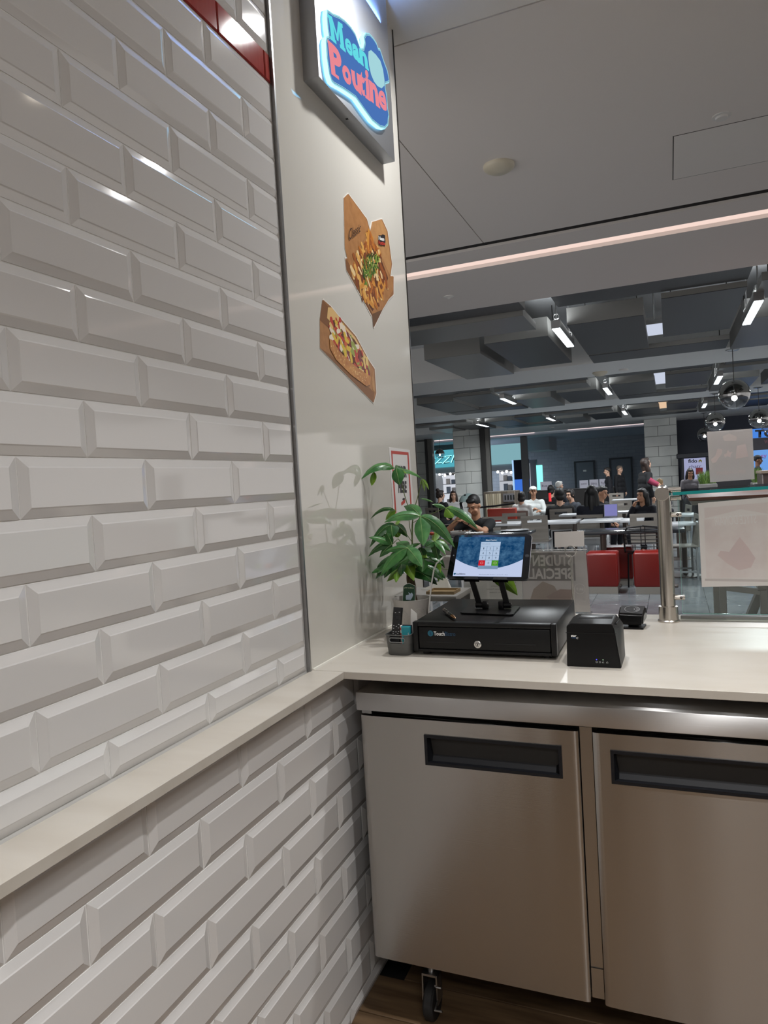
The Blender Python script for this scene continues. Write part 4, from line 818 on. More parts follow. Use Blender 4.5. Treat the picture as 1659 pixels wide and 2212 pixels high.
for k,(d,nm_,m) in enumerate(((0,'face_border',emis('sign_border',(170,236,250),1.05)),(.0050,'face_line',emis('sign_dark_line',(70,110,160),.7)),(.0064,'face_inner_line',MAT['sign_border']),(.0082,'face_blue',emis('sign_blue',(84,130,204),.95)))):
    G().poly([(BX1+.0003+.0002*k,p[1],p[2]) for p in inset2d(og,d)]).obj(nm_, m, sb, False, False)
cy_ = emis('sign_cyan',(112,240,250),1.0); pk = emis('sign_pink',(255,150,162),1.0)
LX = .0652
for s,q in zip('MeanPoutine', [[(0.0652,1.105,2.8447),(0.0652,1.2118,2.8753),(0.0652,1.226,2.798),(0.0652,1.1181,2.7788)],[(0.0652,1.2229,2.8475),(0.0652,1.2766,2.8578),(0.0652,1.2787,2.8114),(0.0652,1.2251,2.8031)],[(0.0652,1.2777,2.8598),(0.0652,1.3333,2.8725),(0.0652,1.3387,2.8212),(0.0652,1.2801,2.8148)],[(0.0652,1.3346,2.8723),(0.0652,1.3992,2.8858),(0.0652,1.4085,2.8368),(0.0652,1.3345,2.8235)],
  [(0.0652,1.0974,2.7665),(0.0652,1.1863,2.7804),(0.0652,1.1905,2.6925),(0.0652,1.1098,2.6756)],[(0.0652,1.1903,2.7506),(0.0652,1.2533,2.7614),(0.0652,1.2578,2.7075),(0.0652,1.1898,2.6991)],[(0.0652,1.2583,2.7657),(0.0652,1.3297,2.7843),(0.0652,1.3343,2.7203),(0.0652,1.2651,2.7155)],[(0.0652,1.3245,2.7991),(0.0652,1.3609,2.8067),(0.0652,1.3628,2.7294),(0.0652,1.3251,2.7269)],[(0.0652,1.3749,2.8279),(0.0652,1.4031,2.833),(0.0652,1.4034,2.7366),(0.0652,1.3737,2.7318)],[(0.0652,1.4058,2.8089),(0.0652,1.4782,2.823),(0.0652,1.4913,2.7549),(0.0652,1.404,2.7407)],[(0.0652,1.485,2.8166),(0.0652,1.5554,2.8411),(0.0652,1.5629,2.7722),(0.0652,1.4842,2.7594)]]):
    i_ = len([o for o in sb.children if o.name.startswith('letter')])
    if s == 'M':
        mp_ = [(0,1),(.30,1),(.5,.45),(.70,1),(1,1),(1,.86),(.93,.86),(.93,.14),(1,.14),(1,0),(.62,0),(.62,.14),(.68,.14),(.68,.62),(.55,.2),(.45,.2),(.32,.62),(.32,.14),(.38,.14),(.38,0),(0,0),(0,.14),(.07,.14),(.07,.86),(0,.86)]
        tl,tr,br,bl = [Vector(p) for p in q]; G().poly([(bl*(1-a)+br*a)*(1-b)+(tl*(1-a)+tr*a)*b for a,b in mp_]).obj('letter',cy_,sb,False,False)
    else: text_quad(s,q,cy_ if i_ < 4 else pk,sb,'letter',.04 if s in 'ti' else .032 if s == 'e' else .05)
# slab serifs of the thick lettering
def bar(q,m): G().poly([(LX+.0001,p[1],p[2]) for p in q]).obj('serif', m, sb, False, False)
for q in ([(0.0652,1.3332,2.8715),(0.0652,1.3633,2.8777),(0.0652,1.3636,2.8704),(0.0652,1.3335,2.8644)],[(0.0652,1.3358,2.8325),(0.0652,1.3655,2.8379),(0.0652,1.3667,2.8302),(0.0652,1.3365,2.8246)],[(0.0652,1.3789,2.8394),(0.0652,1.4097,2.845),(0.0652,1.4105,2.8372),(0.0652,1.3798,2.8319)]): bar(q,cy_)
for q in ([(0.0652,1.0955,2.766),(0.0652,1.1307,2.772),(0.0652,1.1321,2.7621),(0.0652,1.0968,2.7562)],[(0.0652,1.109,2.6836),(0.0652,1.1615,2.6943),(0.0652,1.1625,2.6845),(0.0652,1.1101,2.6749)],[(0.0652,1.2569,2.7654),(0.0652,1.2864,2.7722),(0.0652,1.2871,2.7644),(0.0652,1.258,2.7581)],[(0.0652,1.3051,2.7782),(0.0652,1.3306,2.7842),(0.0652,1.3313,2.7763),(0.0652,1.3063,2.7706)],[(0.0652,1.3194,2.7763),(0.0652,1.3674,2.7867),(0.0652,1.3678,2.7794),(0.0652,1.3202,2.7694)],[(0.0652,1.3626,2.7927),(0.0652,1.3882,2.7981),(0.0652,1.3891,2.791),(0.0652,1.3635,2.7857)],[(0.0652,1.3641,2.7384),(0.0652,1.4078,2.7463),(0.0652,1.4086,2.7381),(0.0652,1.3648,2.7298)],[(0.0652,1.4032,2.8076),(0.0652,1.4311,2.813),(0.0652,1.4319,2.8054),(0.0652,1.4045,2.8001)],[(0.0652,1.4042,2.7483),(0.0652,1.4372,2.7537),(0.0652,1.438,2.7454),(0.0652,1.4049,2.7402)],[(0.0652,1.458,2.7568),(0.0652,1.4953,2.7636),(0.0652,1.4961,2.7551),(0.0652,1.4587,2.7484)]): bar(q,pk)
area('sign_led', (.058,1.34,3.10), .5, 2.2, (.22,.42,1.0), 'RECTANGLE', .015, (PI,0,PI/2), 150)
# plain pale oval under the cap-shaped bulge of the board
ov = [(0.0652,1.415,2.9037),(0.0652,1.4398,2.9219),(0.0652,1.4815,2.9298),(0.0652,1.5233,2.9305),(0.0652,1.5445,2.9118),(0.0652,1.5532,2.8802),(0.0652,1.5502,2.8606),(0.0652,1.5194,2.8355),(0.0652,1.481,2.8243),(0.0652,1.4504,2.8246),(0.0652,1.427,2.8358),(0.0652,1.4145,2.8579),(0.0652,1.4103,2.8823)]
G().poly([(LX+.0002,p[1],p[2]) for p in ov]).obj('pale_oval', emis('sign_pale',(184,238,246),.95), sb, False, False)
# ---------------------------------------------------------------- glass guard
ss = steel('satin_steel',(196,190,182),.26,.3)
gd = thing('glass_guard', 'glass food guard with steel post and shelf at the counter edge', 'glass guard', (.909,1.652,dz))
gx,gyy = .909,1.652
G().lathe([(.0225,dz+.02),(.0225,1.392)],(gx,gyy,0),28).obj('post', ss, gd)
G().lathe([(0,dz+.0001),(.034,dz),(.034,dz+.004),(.0305,dz+.007),(.0295,dz+.050),(.0235,dz+.052)],(gx,gyy,0),28).tube([(gx,gyy-.0290,dz+.030),(gx,gyy-.0302,dz+.030)],.002,8).obj('post_collar', ss, gd)
G().lathe([(0,-.030),(.0215,-.030),(.0225,-.029),(.0225,.30),(0,.30)],(gx-.004,gyy,1.391),28,axis='Y').obj('top_tube', ss, gd)
for z in (1.3215,1.0525):
    c = G().lathe([(0,.020),(.0090,.020),(.0090,.050),(.0082,.0515),(0,.0515)],(gx,gyy,z),20,axis='X').obj('clamp', ss, gd)
    G().lathe([(.0018,-.0096),(.0040,-.0096),(.0042,-.0085)],(gx+.040,gyy,z),14,axis='Y').obj('clamp_screw', dark_alu, c)
for z,r0 in ((1.4005,.0095),(1.3735,.0080)):
    G().lathe([(0,.015),(r0,.015),(r0,.053),(0,.053)],(gx,gyy+.012,z),20,axis='X').obj('shelf_clamp', ss, gd)
gl = glassmat('guard_glass',(243,250,249),1.0,.0)
G().box((.952,1.649,1.001),(2.6,1.655,1.369)).obj('front_glass', gl, gd)
ge = mat('green_glass_edge',(40,150,140),.05,emit=.0)
G().box((.952,1.6486,.9990),(2.6,1.6554,1.001)).box((.9505,1.6486,1.001),(.952,1.6554,1.369)).obj('glass_edge', mat('pale_glass_edge',(140,180,176),.1), gd)
tz = lambda x: 1.384+.020*(x-.93)
G().hexa([(.938,1.640,tz(.938)),(2.6,1.640,tz(2.6)),(2.6,1.94,tz(2.6)),(.938,1.94,tz(.938)),(.938,1.640,tz(.938)+.010),(2.6,1.640,tz(2.6)+.010),(2.6,1.94,tz(2.6)+.010),(.938,1.94,tz(.938)+.010)]).obj('shelf_glass', gl, gd)
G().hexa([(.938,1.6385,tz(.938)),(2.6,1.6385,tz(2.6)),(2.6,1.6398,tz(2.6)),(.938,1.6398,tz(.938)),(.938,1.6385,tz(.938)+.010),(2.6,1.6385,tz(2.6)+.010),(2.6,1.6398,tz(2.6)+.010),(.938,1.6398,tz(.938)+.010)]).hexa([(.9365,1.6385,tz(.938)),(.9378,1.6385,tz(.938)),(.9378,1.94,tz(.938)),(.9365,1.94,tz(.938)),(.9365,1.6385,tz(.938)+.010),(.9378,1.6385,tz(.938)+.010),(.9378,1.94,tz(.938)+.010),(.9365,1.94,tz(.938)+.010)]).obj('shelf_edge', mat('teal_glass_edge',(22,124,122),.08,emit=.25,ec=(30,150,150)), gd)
G().box((.945,1.690,.9741),(2.6,1.712,.986),.001).obj('floor_rail', alu_m, gd)
# posters on the guard
pwm = papermat('poster_back',(250,246,244),.4)
pink = papermat('faint_pink_print',(244,236,234),.4); pinkd = papermat('faint_rose_print',(242,230,228),.4)
lp = thing('paper_poster', 'large paper poster taped behind the guard glass with faint backward print', 'poster', (1.25,1.648,1.09))
G().prism([(1.0105,1.6478,1.3553),(1.2075,1.6478,1.3651)]+[(1.44,1.6478,1.368),(1.44,1.6478,1.0905)]+[(1.1983,1.6478,1.0914),(1.0111,1.6478,1.087)],(0,-.0005,0)).obj('sheet', pwm, lp)
fq = lambda pts: [(p[0],p[1],p[2]) for p in pts]
G().poly(fq([(1.0274,1.6471,1.3399),(1.2069,1.6471,1.3494),(1.2057,1.6471,1.3138),(1.131,1.6471,1.3312),(1.0916,1.6471,1.3211),(1.0275,1.6471,1.306)])).obj('print_band', pink, lp, False, False)
bkq = lambda s,q,m,t: text_quad(s,[q[1],q[0],q[3],q[2]],m,t,'backward_lettering',.0)
bkq('STYLE DONAIR',[(1.0516,1.6464,1.3096),(1.1727,1.6464,1.3151),(1.173,1.6464,1.2864),(1.0572,1.6464,1.2815)],papermat('faint_grey_print',(252,250,249),.4),lp)
G().poly(fq([(1.026,1.647,1.3031),(1.2056,1.647,1.3109),(1.199,1.647,1.116),(1.0257,1.647,1.1168)])).obj('print_ground', papermat('mottled_print',(249,244,242),.4,(244,236,234),16), lp, False, False)
G().poly(fq([(1.0937,1.6467,1.1985),(1.1253,1.6467,1.2444),(1.1498,1.6467,1.2076),(1.1667,1.6467,1.1769),(1.1529,1.6467,1.1482),(1.119,1.6467,1.1398),(1.0884,1.6467,1.1606),(1.0603,1.6467,1.1874),(1.0688,1.6467,1.2019)])).obj('print_picture', papermat('mottled_rose',(240,226,224),.4,(237,224,223),24), lp, False, False)
G().poly(fq([(1.0215,1.6468,1.1139),(1.1988,1.6468,1.1103),(1.1985,1.6468,1.1031),(1.0213,1.6468,1.1065)])).obj('print_line', papermat('faint_line_print',(222,216,214),.4), lp, False, False)
up_ = thing('sign_holder', 'small upright sign holder with faint backward print on the glass shelf', 'sign', (1.12,1.72,1.397))
hq = [(1.0478,1.72,1.5823),(1.1789,1.72,1.5817),(1.1799,1.72,1.4214),(1.0512,1.72,1.4182)]
zb_ = tz(1.05)+.0105
G().prism([(hq[3][0],1.7195,zb_),(hq[2][0]+.001,1.7195,zb_+.002),(hq[1][0],1.7195,hq[1][2]+.002),(hq[0][0],1.7195,hq[0][2]+.002)],(0,-.0018,0)).obj('acrylic_pane', acr, up_)
G().prism([(hq[3][0],1.705,zb_),(hq[2][0],1.705,zb_+.002),(hq[2][0],1.76,zb_+.002),(hq[3][0],1.76,zb_)],(0,0,.0025)).obj('foot', acr, up_)
G().prism(hq,(0,.0006,0)).obj('sheet', papermat('poster_back_white',(252,249,249),.4), up_)
f2 = lambda pts: [(p[0],1.7172,p[2]) for p in pts]
for nm_,pts in (('print_carton',[(1.0768,1.7172,1.5261),(1.0902,1.7172,1.5221),(1.0884,1.7172,1.5088),(1.0698,1.7172,1.4817),(1.0589,1.7172,1.4809),(1.0552,1.7172,1.4917),(1.0692,1.7172,1.5027)]),('print_maple_leaf',[(1.0936,1.7172,1.5054),(1.1018,1.7172,1.5078),(1.1062,1.7172,1.5194),(1.1113,1.7172,1.5116),(1.1207,1.7172,1.5124),(1.1136,1.7172,1.5025),(1.1147,1.7172,1.495),(1.1042,1.7172,1.5002),(1.0973,1.7172,1.4962)]),('print_bag',[(1.1333,1.7172,1.5308),(1.1573,1.7172,1.5348),(1.1651,1.7172,1.4945),(1.1279,1.7172,1.4897)]),('print_banner',[(1.0931,1.7172,1.5636),(1.1122,1.7172,1.5724),(1.1343,1.7172,1.5588),(1.1312,1.7172,1.5472),(1.0966,1.7172,1.5499)])):
    G().poly(f2(pts)).obj(nm_, pinkd if 'banner' not in nm_ else pink, up_, False, False)
bkq('100% CANADIAN',[(1.0728,1.7168,1.453),(1.1543,1.7168,1.4524),(1.154,1.7168,1.4414),(1.0723,1.7168,1.4411)],pinkd,up_)
# ================================================================ food court
cfm = mat('grey_floor_tile',(128,131,134),.16,noise=((112,117,121),(3,3,3),3,.35,.65))
ff = struct(G().box((-10,2.0,-.05),(12,34,-.012)).obj('floor_court', mat('floor_joint',(60,62,64),.6)))
tp_ = G().box((-.2985,-.2985,-.012),(.2985,.2985,0),.0015,1).obj('floor_tile', cfm, ff, True)
first = True
for i in range(-5,7):
    for j in range(23):
        x,y = .35+.6*i, 2.3+.6*j
        if abs(x-.6) > 1.0+.24*y: continue
        o = tp_ if first else tp_.copy()
        if not first: COL.objects.link(o)
        first = False; o.location = (x,y,0)
far = struct(G().box((-10,15.8,-.011),(12,34,-.002)).obj('floor_far', cfm))
# ---- ceiling of the court: beams, lids, hanging panels
beam_m = mat('beam_paint',(232,232,230),.55); lidm = mat('lid_white',(232,234,236),.6)
pan = mat('dark_panel',(58,60,64),.42); pang = mat('grey_panel',(118,118,116),.35); pans = mat('panel_side',(128,127,124),.5); panb = mat('blue_grey_panel',(60,64,86),.4)
bays = ((6.36,10.95),(12.55,17.05),(18.65,23.2)); beams = ((10.95,12.55),(17.05,18.65),(23.2,26.93))
for y0,y1 in beams: struct(G().box((-9,y0,CEIL),(11,y1,CEIL+.6)).obj('beam', beam_m))
struct(G().box((-9,6.36,CEIL+.60),(11,27,CEIL+.68)).obj('ceiling_court', lidm))
GX = lambda k: -.18+2.01*k
def slabp(x0,x1,y0,y1,z0,z1,m=None):
    p = thing('ceiling_panel','dark rectangular acoustic panel hanging in a ceiling bay of the food court','ceiling panel',((x0+x1)/2,(y0+y1)/2,z0),group='hanging acoustic panels of the food court ceiling')
    G().box((x0,y0,z0),(x1,y1,z0+.006)).obj('underside', m or pan, p)
    G().box((x0,y0,z0+.006),(x1,y1,z1)).obj('core', pans, p)
    for hx in (x0+.1,x1-.1): G().tube([(hx,(y0+y1)/2,z1),(hx,(y0+y1)/2,CEIL+.6)],.006,6).obj('hanger', dark_alu, p)
    return p
for bi,(y0,y1) in enumerate(bays):
    s = (y1-y0)/4.5
    for k in range(-3,3):
        a = GX(k)+.08; 
        if abs((a+.9)-.4) > 2.6+bi*1.9: continue
        Y = lambda t: y0+t*s
        if (k % 2) == 0:     # wide cell: front strip, two offset panels, far strip
            m = panb if k >= 2 or (k>=1 and bi) else pan
            slabp(a,a+1.80,Y(.02),Y(.55),3.26,3.34,m); slabp(a,a+.83,Y(1.25),Y(3.45),3.2,3.40,m)
            slabp(a+1.02,a+1.80,Y(.60),Y(2.75),3.2,3.26,m); slabp(a,a+1.86,Y(3.55),Y(4.30),3.2,3.27,m)
        else:                # stepped cell
            slabp(a-.02,a+1.70,Y(.02),Y(.36),3.24,3.34,pan); slabp(a-.1,a+1.66,Y(.44),Y(1.22),3.2,3.28,pang)
            slabp(a-.08,a+.72,Y(2.25),Y(4.45),3.2,3.44,pang); slabp(a+.92,a+1.72,Y(1.70),Y(3.95),3.2,3.44,pan)
tube_e = emis('lamp_tube',(236,248,255),5)
rown = ('front','middle','back'); ordn = ('first','second','third','fourth','fifth','sixth')
for bi,(y0,y1) in enumerate(bays):
    for k in range(-3,3):
        x = GX(k)+(.02 if bi else 0); 
        if abs(x-.4) > 2.3+bi*1.6: continue
        yc = y0+(1.55 if bi<2 else 1.2)
        t = thing('linear_lamp','slim white linear lamp in the %s row of the food court, %s from the left'%(rown[bi],ordn[k+3]),'lamp',(x,yc,3.11),group='linear lamps hanging between the panels')
        G().box((x-.05,yc-.63,3.118),(x+.05,yc+.63,3.21),.004,1).obj('housing', alu_m, t)
        G().box((x-.043,yc-.62,3.108),(x+.043,yc+.62,3.1185),.003,1).obj('diffuser', tube_e, t)
        area('linear_lamp_light', (x,yc,3.105), .09, 72, (.92,.97,1.0), 'RECTANGLE', 1.2); area('linear_lamp_uplight', (x,yc,3.215), .09, 12, (.92,.97,1.0), 'RECTANGLE', 1.2, (PI,0,0))
        for e in (-.56,.56):
            G().tube([(x,yc+e,3.21),(x,yc+e,CEIL+.6)],.008,6).obj('hanger', alu_m, t)
            G().ring((x,yc+e,3.26),.03,.006,14,6,'Y').obj('hook', alu_m, t)
for (p0,p1),nm_,m in ((((0.7247,8.7583,3.3),(0.9189,9.5255,3.3)),'front',emis('opening_glow',(222,230,250),.95)),(((0.7226,13.5331,3.3),(0.9337,15.343,3.3)),'middle',MAT.get('opening_glow') or emis('opening_glow',(222,230,250),.95)),(((0.7203,19.4688,3.3),(0.9562,21.7077,3.3)),'back',emis('opening_glow_warm',(250,212,176),1.0))):  # glowing panels put in for the lit openings between the ceiling panels
    t = thing('glow_panel','small glowing panel standing in for the bright opening of the %s ceiling bay'%nm_,'light',((p0[0]+p1[0])/2,(p0[1]+p1[1])/2,3.3))
    xa,xb,ya,yb_ = min(p0[0],p1[0]),max(p0[0],p1[0]),min(p0[1],p1[1]),max(p0[1],p1[1])
    xb = max(xb,xa+.17); G().box((xa,ya,3.3),(xb,yb_,3.304)).obj('diffuser', m, t); G().box((xa-.004,ya-.004,3.3042),(xb+.004,yb_+.004,3.36)).obj('housing', alu_m, t); G().tube([((xa+xb)/2,(ya+yb_)/2,3.36),((xa+xb)/2,(ya+yb_)/2,CEIL+.6)],.01,6).obj('hanger', alu_m, t)
# open hatches with ducts seen between panels, pipes
for bi,(y0,y1) in enumerate(bays):
    t = thing('ventilation_duct','silver pipe above the gap of the %s ceiling bay'%rown[bi],'pipe',(0,y0+1,3.6))
    G().tube([(-6,y0+1.05,3.68),(7,y0+1.05,3.68)],.05,12).obj('pipe', alu_m, t)
cv2 = thing('cove_light','thin white light line along the far ceiling edge of the food court','light',(0,26.95,CEIL))
G().box((-8,26.94,CEIL-.02),(-3.9,26.99,CEIL+.05)).obj('diffuser', emis('cove_strip_far',(255,232,230),1.3), cv2); G().box((-2.62,26.94,CEIL-.02),(10,26.99,CEIL+.05)).obj('diffuser', emis('cove_strip_far',(255,232,230),1.3), cv2)
struct(G().box((-9,27.0,3.14),(11,33.2,3.24)).obj('ceiling_back', mat('blue_grey_ceiling',(170,182,196),.5)))
bwm = mat('blue_grey_wall',(140,147,158),.5)
nt = bwm.node_tree; tc = nt.nodes.new('ShaderNodeTexCoord'); mp = nt.nodes.new('ShaderNodeMapping'); br = nt.nodes.new('ShaderNodeTexBrick')
mp.inputs['Rotation'].default_value = (PI/2,0,0); br.inputs['Scale'].default_value = 1.6; br.inputs['Color1'].default_value = rgb(140,147,158); br.inputs['Color2'].default_value = rgb(132,139,150); br.inputs['Mortar'].default_value = rgb(118,124,134); br.inputs['Mortar Size'].default_value = .012
nt.links.new(tc.outputs['Object'],mp.inputs[0]); nt.links.new(mp.outputs[0],br.inputs['Vector']); nt.links.new(br.outputs['Color'],nt.nodes['Principled BSDF'].inputs['Base Color'])
struct(G().box((-9,33,0),(11,33.2,3.2)).obj('wall_court', bwm))
struct(G().box((-9.2,2.0,0),(-9,33.2,3.9)).obj('wall_court_left', mat('side_wall_paint',(196,196,194),.6)))
dgm = mat('grey_door_paint',(104,112,122),.5)
def bdoor(n,u):
    d = G().box((u[0][0],32.95,0),(u[1][0],32.995,u[0][2])).obj('door_%d'%n, dgm); struct(d)
    f = mat('dark_door_frame',(52,56,62),.5)
    G().box((u[0][0]-.07,32.93,0),(u[0][0],32.998,u[0][2]+.07)).box((u[1][0],32.93,0),(u[1][0]+.07,32.998,u[0][2]+.07)).box((u[0][0],32.93,u[0][2]),(u[1][0],32.998,u[0][2]+.07)).obj('door_frame', f, d)
    G().box(((u[0][0]+u[1][0])/2-.06,32.94,1.62),((u[0][0]+u[1][0])/2+.08,32.949,1.70)).obj('door_plate', whm, d)
bdoor(1, [(-3.1181,32.95,2.0503),(-2.3309,32.95,1.9981)]); bdoor(2, [(-1.5514,32.95,2.0945),(-0.6934,32.95,2.0361)])
dl = thing('downlight','small bright downlight in the blue grey back ceiling','light',(-3.4873,33.1054,3.14))
G().lathe([(0,3.138),(.09,3.138)],(-3.4873,33.1054,0),16).obj('lens', emis('far_downlight',(240,248,255),10), dl)
hd = [(-4.6434,29,3.0505),(-3.6458,29,2.6069)]
struct(G().box((hd[0][0],28.9,hd[1][2]),(hd[1][0],31,3.139)).obj('trim_5', mat('bulkhead_paint',(150,158,166),.5)))
# ---- tiled columns
blm = mat('pale_stone_block',(222,223,218),.5,noise=((206,208,204),(1.3,1.3,1.3),2,.4,.6)); blg = mat('block_joint',(118,118,116),.7); dkf = mat('dark_bronze_frame',(58,57,56),.45,.3); lgf = mat('light_bronze_frame',(112,110,106),.45,.3)
def column(n,x0,x1,y,dep,bh,z0,splits):
    c = struct(G().box((x0+.004,y+.004,0),(x1-.004,y+dep,CEIL)).obj('column_%d'%n, blg)); z = z0; r = 0
    while z < CEIL:
        a,b = max(z,0.0)+.006, min(z+bh,CEIL)-.006; sx_ = x0+(x1-x0)*splits[r%2]
        if b-a > .05:
            for xa,xb in ((x0,sx_-.006),(sx_+.006,x1)): G().box((xa,y-.012,a),(xb,y+.004,b),.004,1).obj('block', blm, c)
            for xs in (x0-.012,x1-.004):
                G().box((xs,y+.006,a),(xs+.016,y+dep*.98,b),.004,1).obj('block', blm, c)
        z += bh; r += 1
    return c
cA = [(-8.4813,26,3.4581),(-8.0119,26,3.42)]; column(1,cA[0][0]-.9,cA[1][0],26.0,.9,.435,-.30,(.62,.35))
cB = [(-5.856,22.4,1.5005),(-4.9363,22.4,1.4486)]; column(2,cB[0][0],cB[1][0],22.4,.85,.405,-.22,(.62,.40))
cC = [(0.1792,25,1.7572),(1.1893,25,1.6902)]; column(3,cC[0][0],cC[1][0],25.0,1.0,.345,-.12,(.42,.80))
def post(name,label,u0,u1,y,z1,m,dep=.2):
    t = tag(G().box((u0[0],y,0),(u1[0],y+dep,z1),.01,1).obj(name,m),label,'post'); return t
q = [(-7.9852,25.6,1.5726),(-7.8699,25.6,1.566),(-7.6786,25.6,1.5552)]
post('shutter_post','dark shutter post beside the leftmost stone column',q[0],q[1],25.6,CEIL,dkf); post('shop_frame_post','lighter grey shop frame post left of the first lit shop',q[1],q[2],25.6,CEIL,lgf)
q = [(-4.911,22.3,1.4487),(-4.7373,22.3,1.4389),(-4.5959,22.3,1.4309)]
post('shutter_post','dark shutter post on the right side of the middle stone column',q[0],q[1],22.3,CEIL,dkf); post('shop_frame_post','lighter grey frame post between middle column and the bright shop',q[1],q[2],22.3,CEIL,lgf)
q = [(-4.5164,27.2,1.3528),(-4.26,27.2,1.3384)]
post('shop_frame_post','grey frame post at the right edge of the bright shop beside the blue screen',q[0],q[1],27.2,3.13,mat('grey_frame',(126,128,130),.5))
# ---- lit shops at the back left
def shop(n,label,q,yb,signtext):
    x0,x1 = q[0][0],q[1][0]; zt_,zs,zb = q[0][2],q[1][2],0
    t = thing('lit_shop',label,'shop',((x0+x1)/2,yb,0))
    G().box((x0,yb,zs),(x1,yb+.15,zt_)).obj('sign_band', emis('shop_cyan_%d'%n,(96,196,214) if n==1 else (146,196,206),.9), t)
    G().box((x0,yb+1.6,0),(x1,yb+1.7,zs)).obj('emissive_wall', emis('shop_wall_glow_%d'%n,(232,236,246),.95 if n == 1 else .72), t)  # the shop's inner lighting is put into this wall as emission
    G().box((x0,yb+.05,zs-.25),(x1,yb+1.6,zs)).obj('inner_ceiling', mat('shop_white',(230,232,236),.6), t)
    for k in range(4): 
        z = .55+.42*k; s_ = G().box((x0+.1,yb+1.2,z),(x1-.1,yb+1.58,z+.03)).obj('display_shelf', mat('shelf_grey',(150,152,158),.5), t)
        for j in range(5):
            xx = x0+.25+(x1-x0-.5)*j/4.6; hh = .14+.05*((j*7+k*3)%4)
            G().box((xx,yb+1.25,z+.03),(xx+.16,yb+1.45,z+.03+hh),.01,1).obj('goods', mat('goods_%d'%((j+k)%4),((196,186,180),(150,160,178),(214,206,204),(118,130,150))[(j+k)%4],.5), s_)
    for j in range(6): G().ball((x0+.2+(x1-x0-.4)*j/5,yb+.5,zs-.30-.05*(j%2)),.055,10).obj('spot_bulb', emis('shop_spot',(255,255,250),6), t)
    return t
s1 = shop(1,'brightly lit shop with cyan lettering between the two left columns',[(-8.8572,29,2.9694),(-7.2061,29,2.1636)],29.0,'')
lq = [(-8.7122,28.97,2.3226),(-7.6846,28.97,2.8018),(-7.3719,28.97,2.7792)]
tl = Vector((lq[0][0]-.28,28.96,lq[1][2])); tr2 = Vector((lq[2][0]+.12,28.96,lq[1][2]+.04)); brr = Vector((lq[2][0]+.02,28.96,lq[0][2]+.03)); bll = Vector((lq[0][0]-.38,28.96,lq[0][2]-.01))
text_quad('ozzlo',[tl,tr2,brr,bll],emis('neon_cyan',(150,248,255),2.6),s1,'neon_lettering',.0,.25)
text_quad('ozzlo',[p+Vector((.03,-.03,-.01)) for p in (tl,tr2,brr,bll)],mat('sign_letter_dark',(26,70,96),.4),s1,'letter_face',-.018,.25)
G().box((tl.x-1.2,28.99,lq[1][2]+.12),(tr2.x+.4,29.1,lq[1][2]+.55)).obj('fascia', mat('grey_green_fascia',(110,124,124),.5), s1)
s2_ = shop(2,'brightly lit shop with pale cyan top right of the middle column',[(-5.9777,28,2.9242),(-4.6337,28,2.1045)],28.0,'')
sq = [(-4.8647,27.4,2.2258),(-4.4568,27.4,2.1982),(-4.4951,27.4,1.4413),(-4.5524,27.4,0.3112)]
scn = thing('digital_totem','tall digital totem with dark top and bright blue picture beside the shop','screen',(sq[0][0],27.4,0))
G().box((sq[0][0]-.06,27.36,.25),(sq[0][0],27.5,sq[0][2])).obj('lit_edge', emis('totem_edge',(170,210,250),1.2), scn)
G().box((sq[0][0],27.4,.2),(sq[1][0]+.2,27.5,sq[0][2])).obj('casing', mat('totem_navy',(26,26,48),.3), scn)
G().box((sq[0][0]+.01,27.39,sq[3][2]),(sq[1][0]+.2,27.399,sq[2][2])).obj('picture', mat('totem_picture',(20,40,120),.3,emit=.9,ec=(70,130,240)), scn)
# light box and small sign at the back
q = [(-4.4244,30,2.009),(-4.2062,30,1.9948),(-4.2585,30,0.9348)]
lb = thing('light_box','slim vertical turquoise light box against the grey back wall','light',(q[0][0],30,q[2][2]))
G().box((q[0][0]-.55,30.02,0),(q[0][0],30.3,q[0][2]+.25)).obj('casing', mat('grey_casing',(104,110,122),.5), lb)
G().box((q[0][0],30.0,q[2][2]),(q[1][0],30.3,q[0][2])).obj('diffuser', emis('turquoise_lamp',(140,240,230),1.6), lb)
# ---- service counter far back with white name boards
q = [(-3.7137,24,1.0625),(-1.7928,24,1.0259),(-1.0673,24,1.0188)]
bc_ = thing('service_counter','dark service counter under the row of white name boards','counter',(q[1][0],24.2,0))
G().box((q[0][0],24.0,0),(q[2][0]+.3,24.7,q[1][2]-.03),.01,1).obj('counter_body', mat('dark_brown_laminate',(44,40,38),.5), bc_)
G().box((q[0][0]-.02,23.97,q[1][2]-.03),(q[2][0]+.32,24.72,q[1][2])).obj('counter_top', mat('grey_counter_top',(96,96,98),.4), bc_)
wb = mat('white_board',(206,204,218),.5)
bd = ([(-1.9382,23.97,1.2875),(-1.6512,23.97,1.0506)],'panini','first white name board on the far service counter'),([(-1.6098,23.97,1.2924),(-1.3184,23.97,1.0485)],'fabbrica','second white name board on the far service counter with bold word'),([(-1.2847,23.97,1.2973),(-1.0337,23.97,1.0489)],'Pizza','third white name board on the far service counter'),([(-3.2608,23.97,1.3143),(-2.8761,23.97,1.0519)],'bar','white name board alone at the left of the far counter')
for q2,tx,lb_ in bd:
    t = thing('name_board',lb_,'board',(q2[0][0],23.97,q2[1][2]))
    zlo = q[1][2]
    G().box((q2[0][0],23.97,zlo),(q2[1][0],24.01,q2[0][2])).obj('board', wb, t)
    zz = (zlo+q2[0][2])/2
    text_quad(tx,[(q2[0][0]+.05,23.965,zz+.045),(q2[1][0]-.05,23.965,zz+.045),(q2[1][0]-.05,23.965,zz-.04),(q2[0][0]+.05,23.965,zz-.04)],mat('name_print',(110,100,120),.5),t)
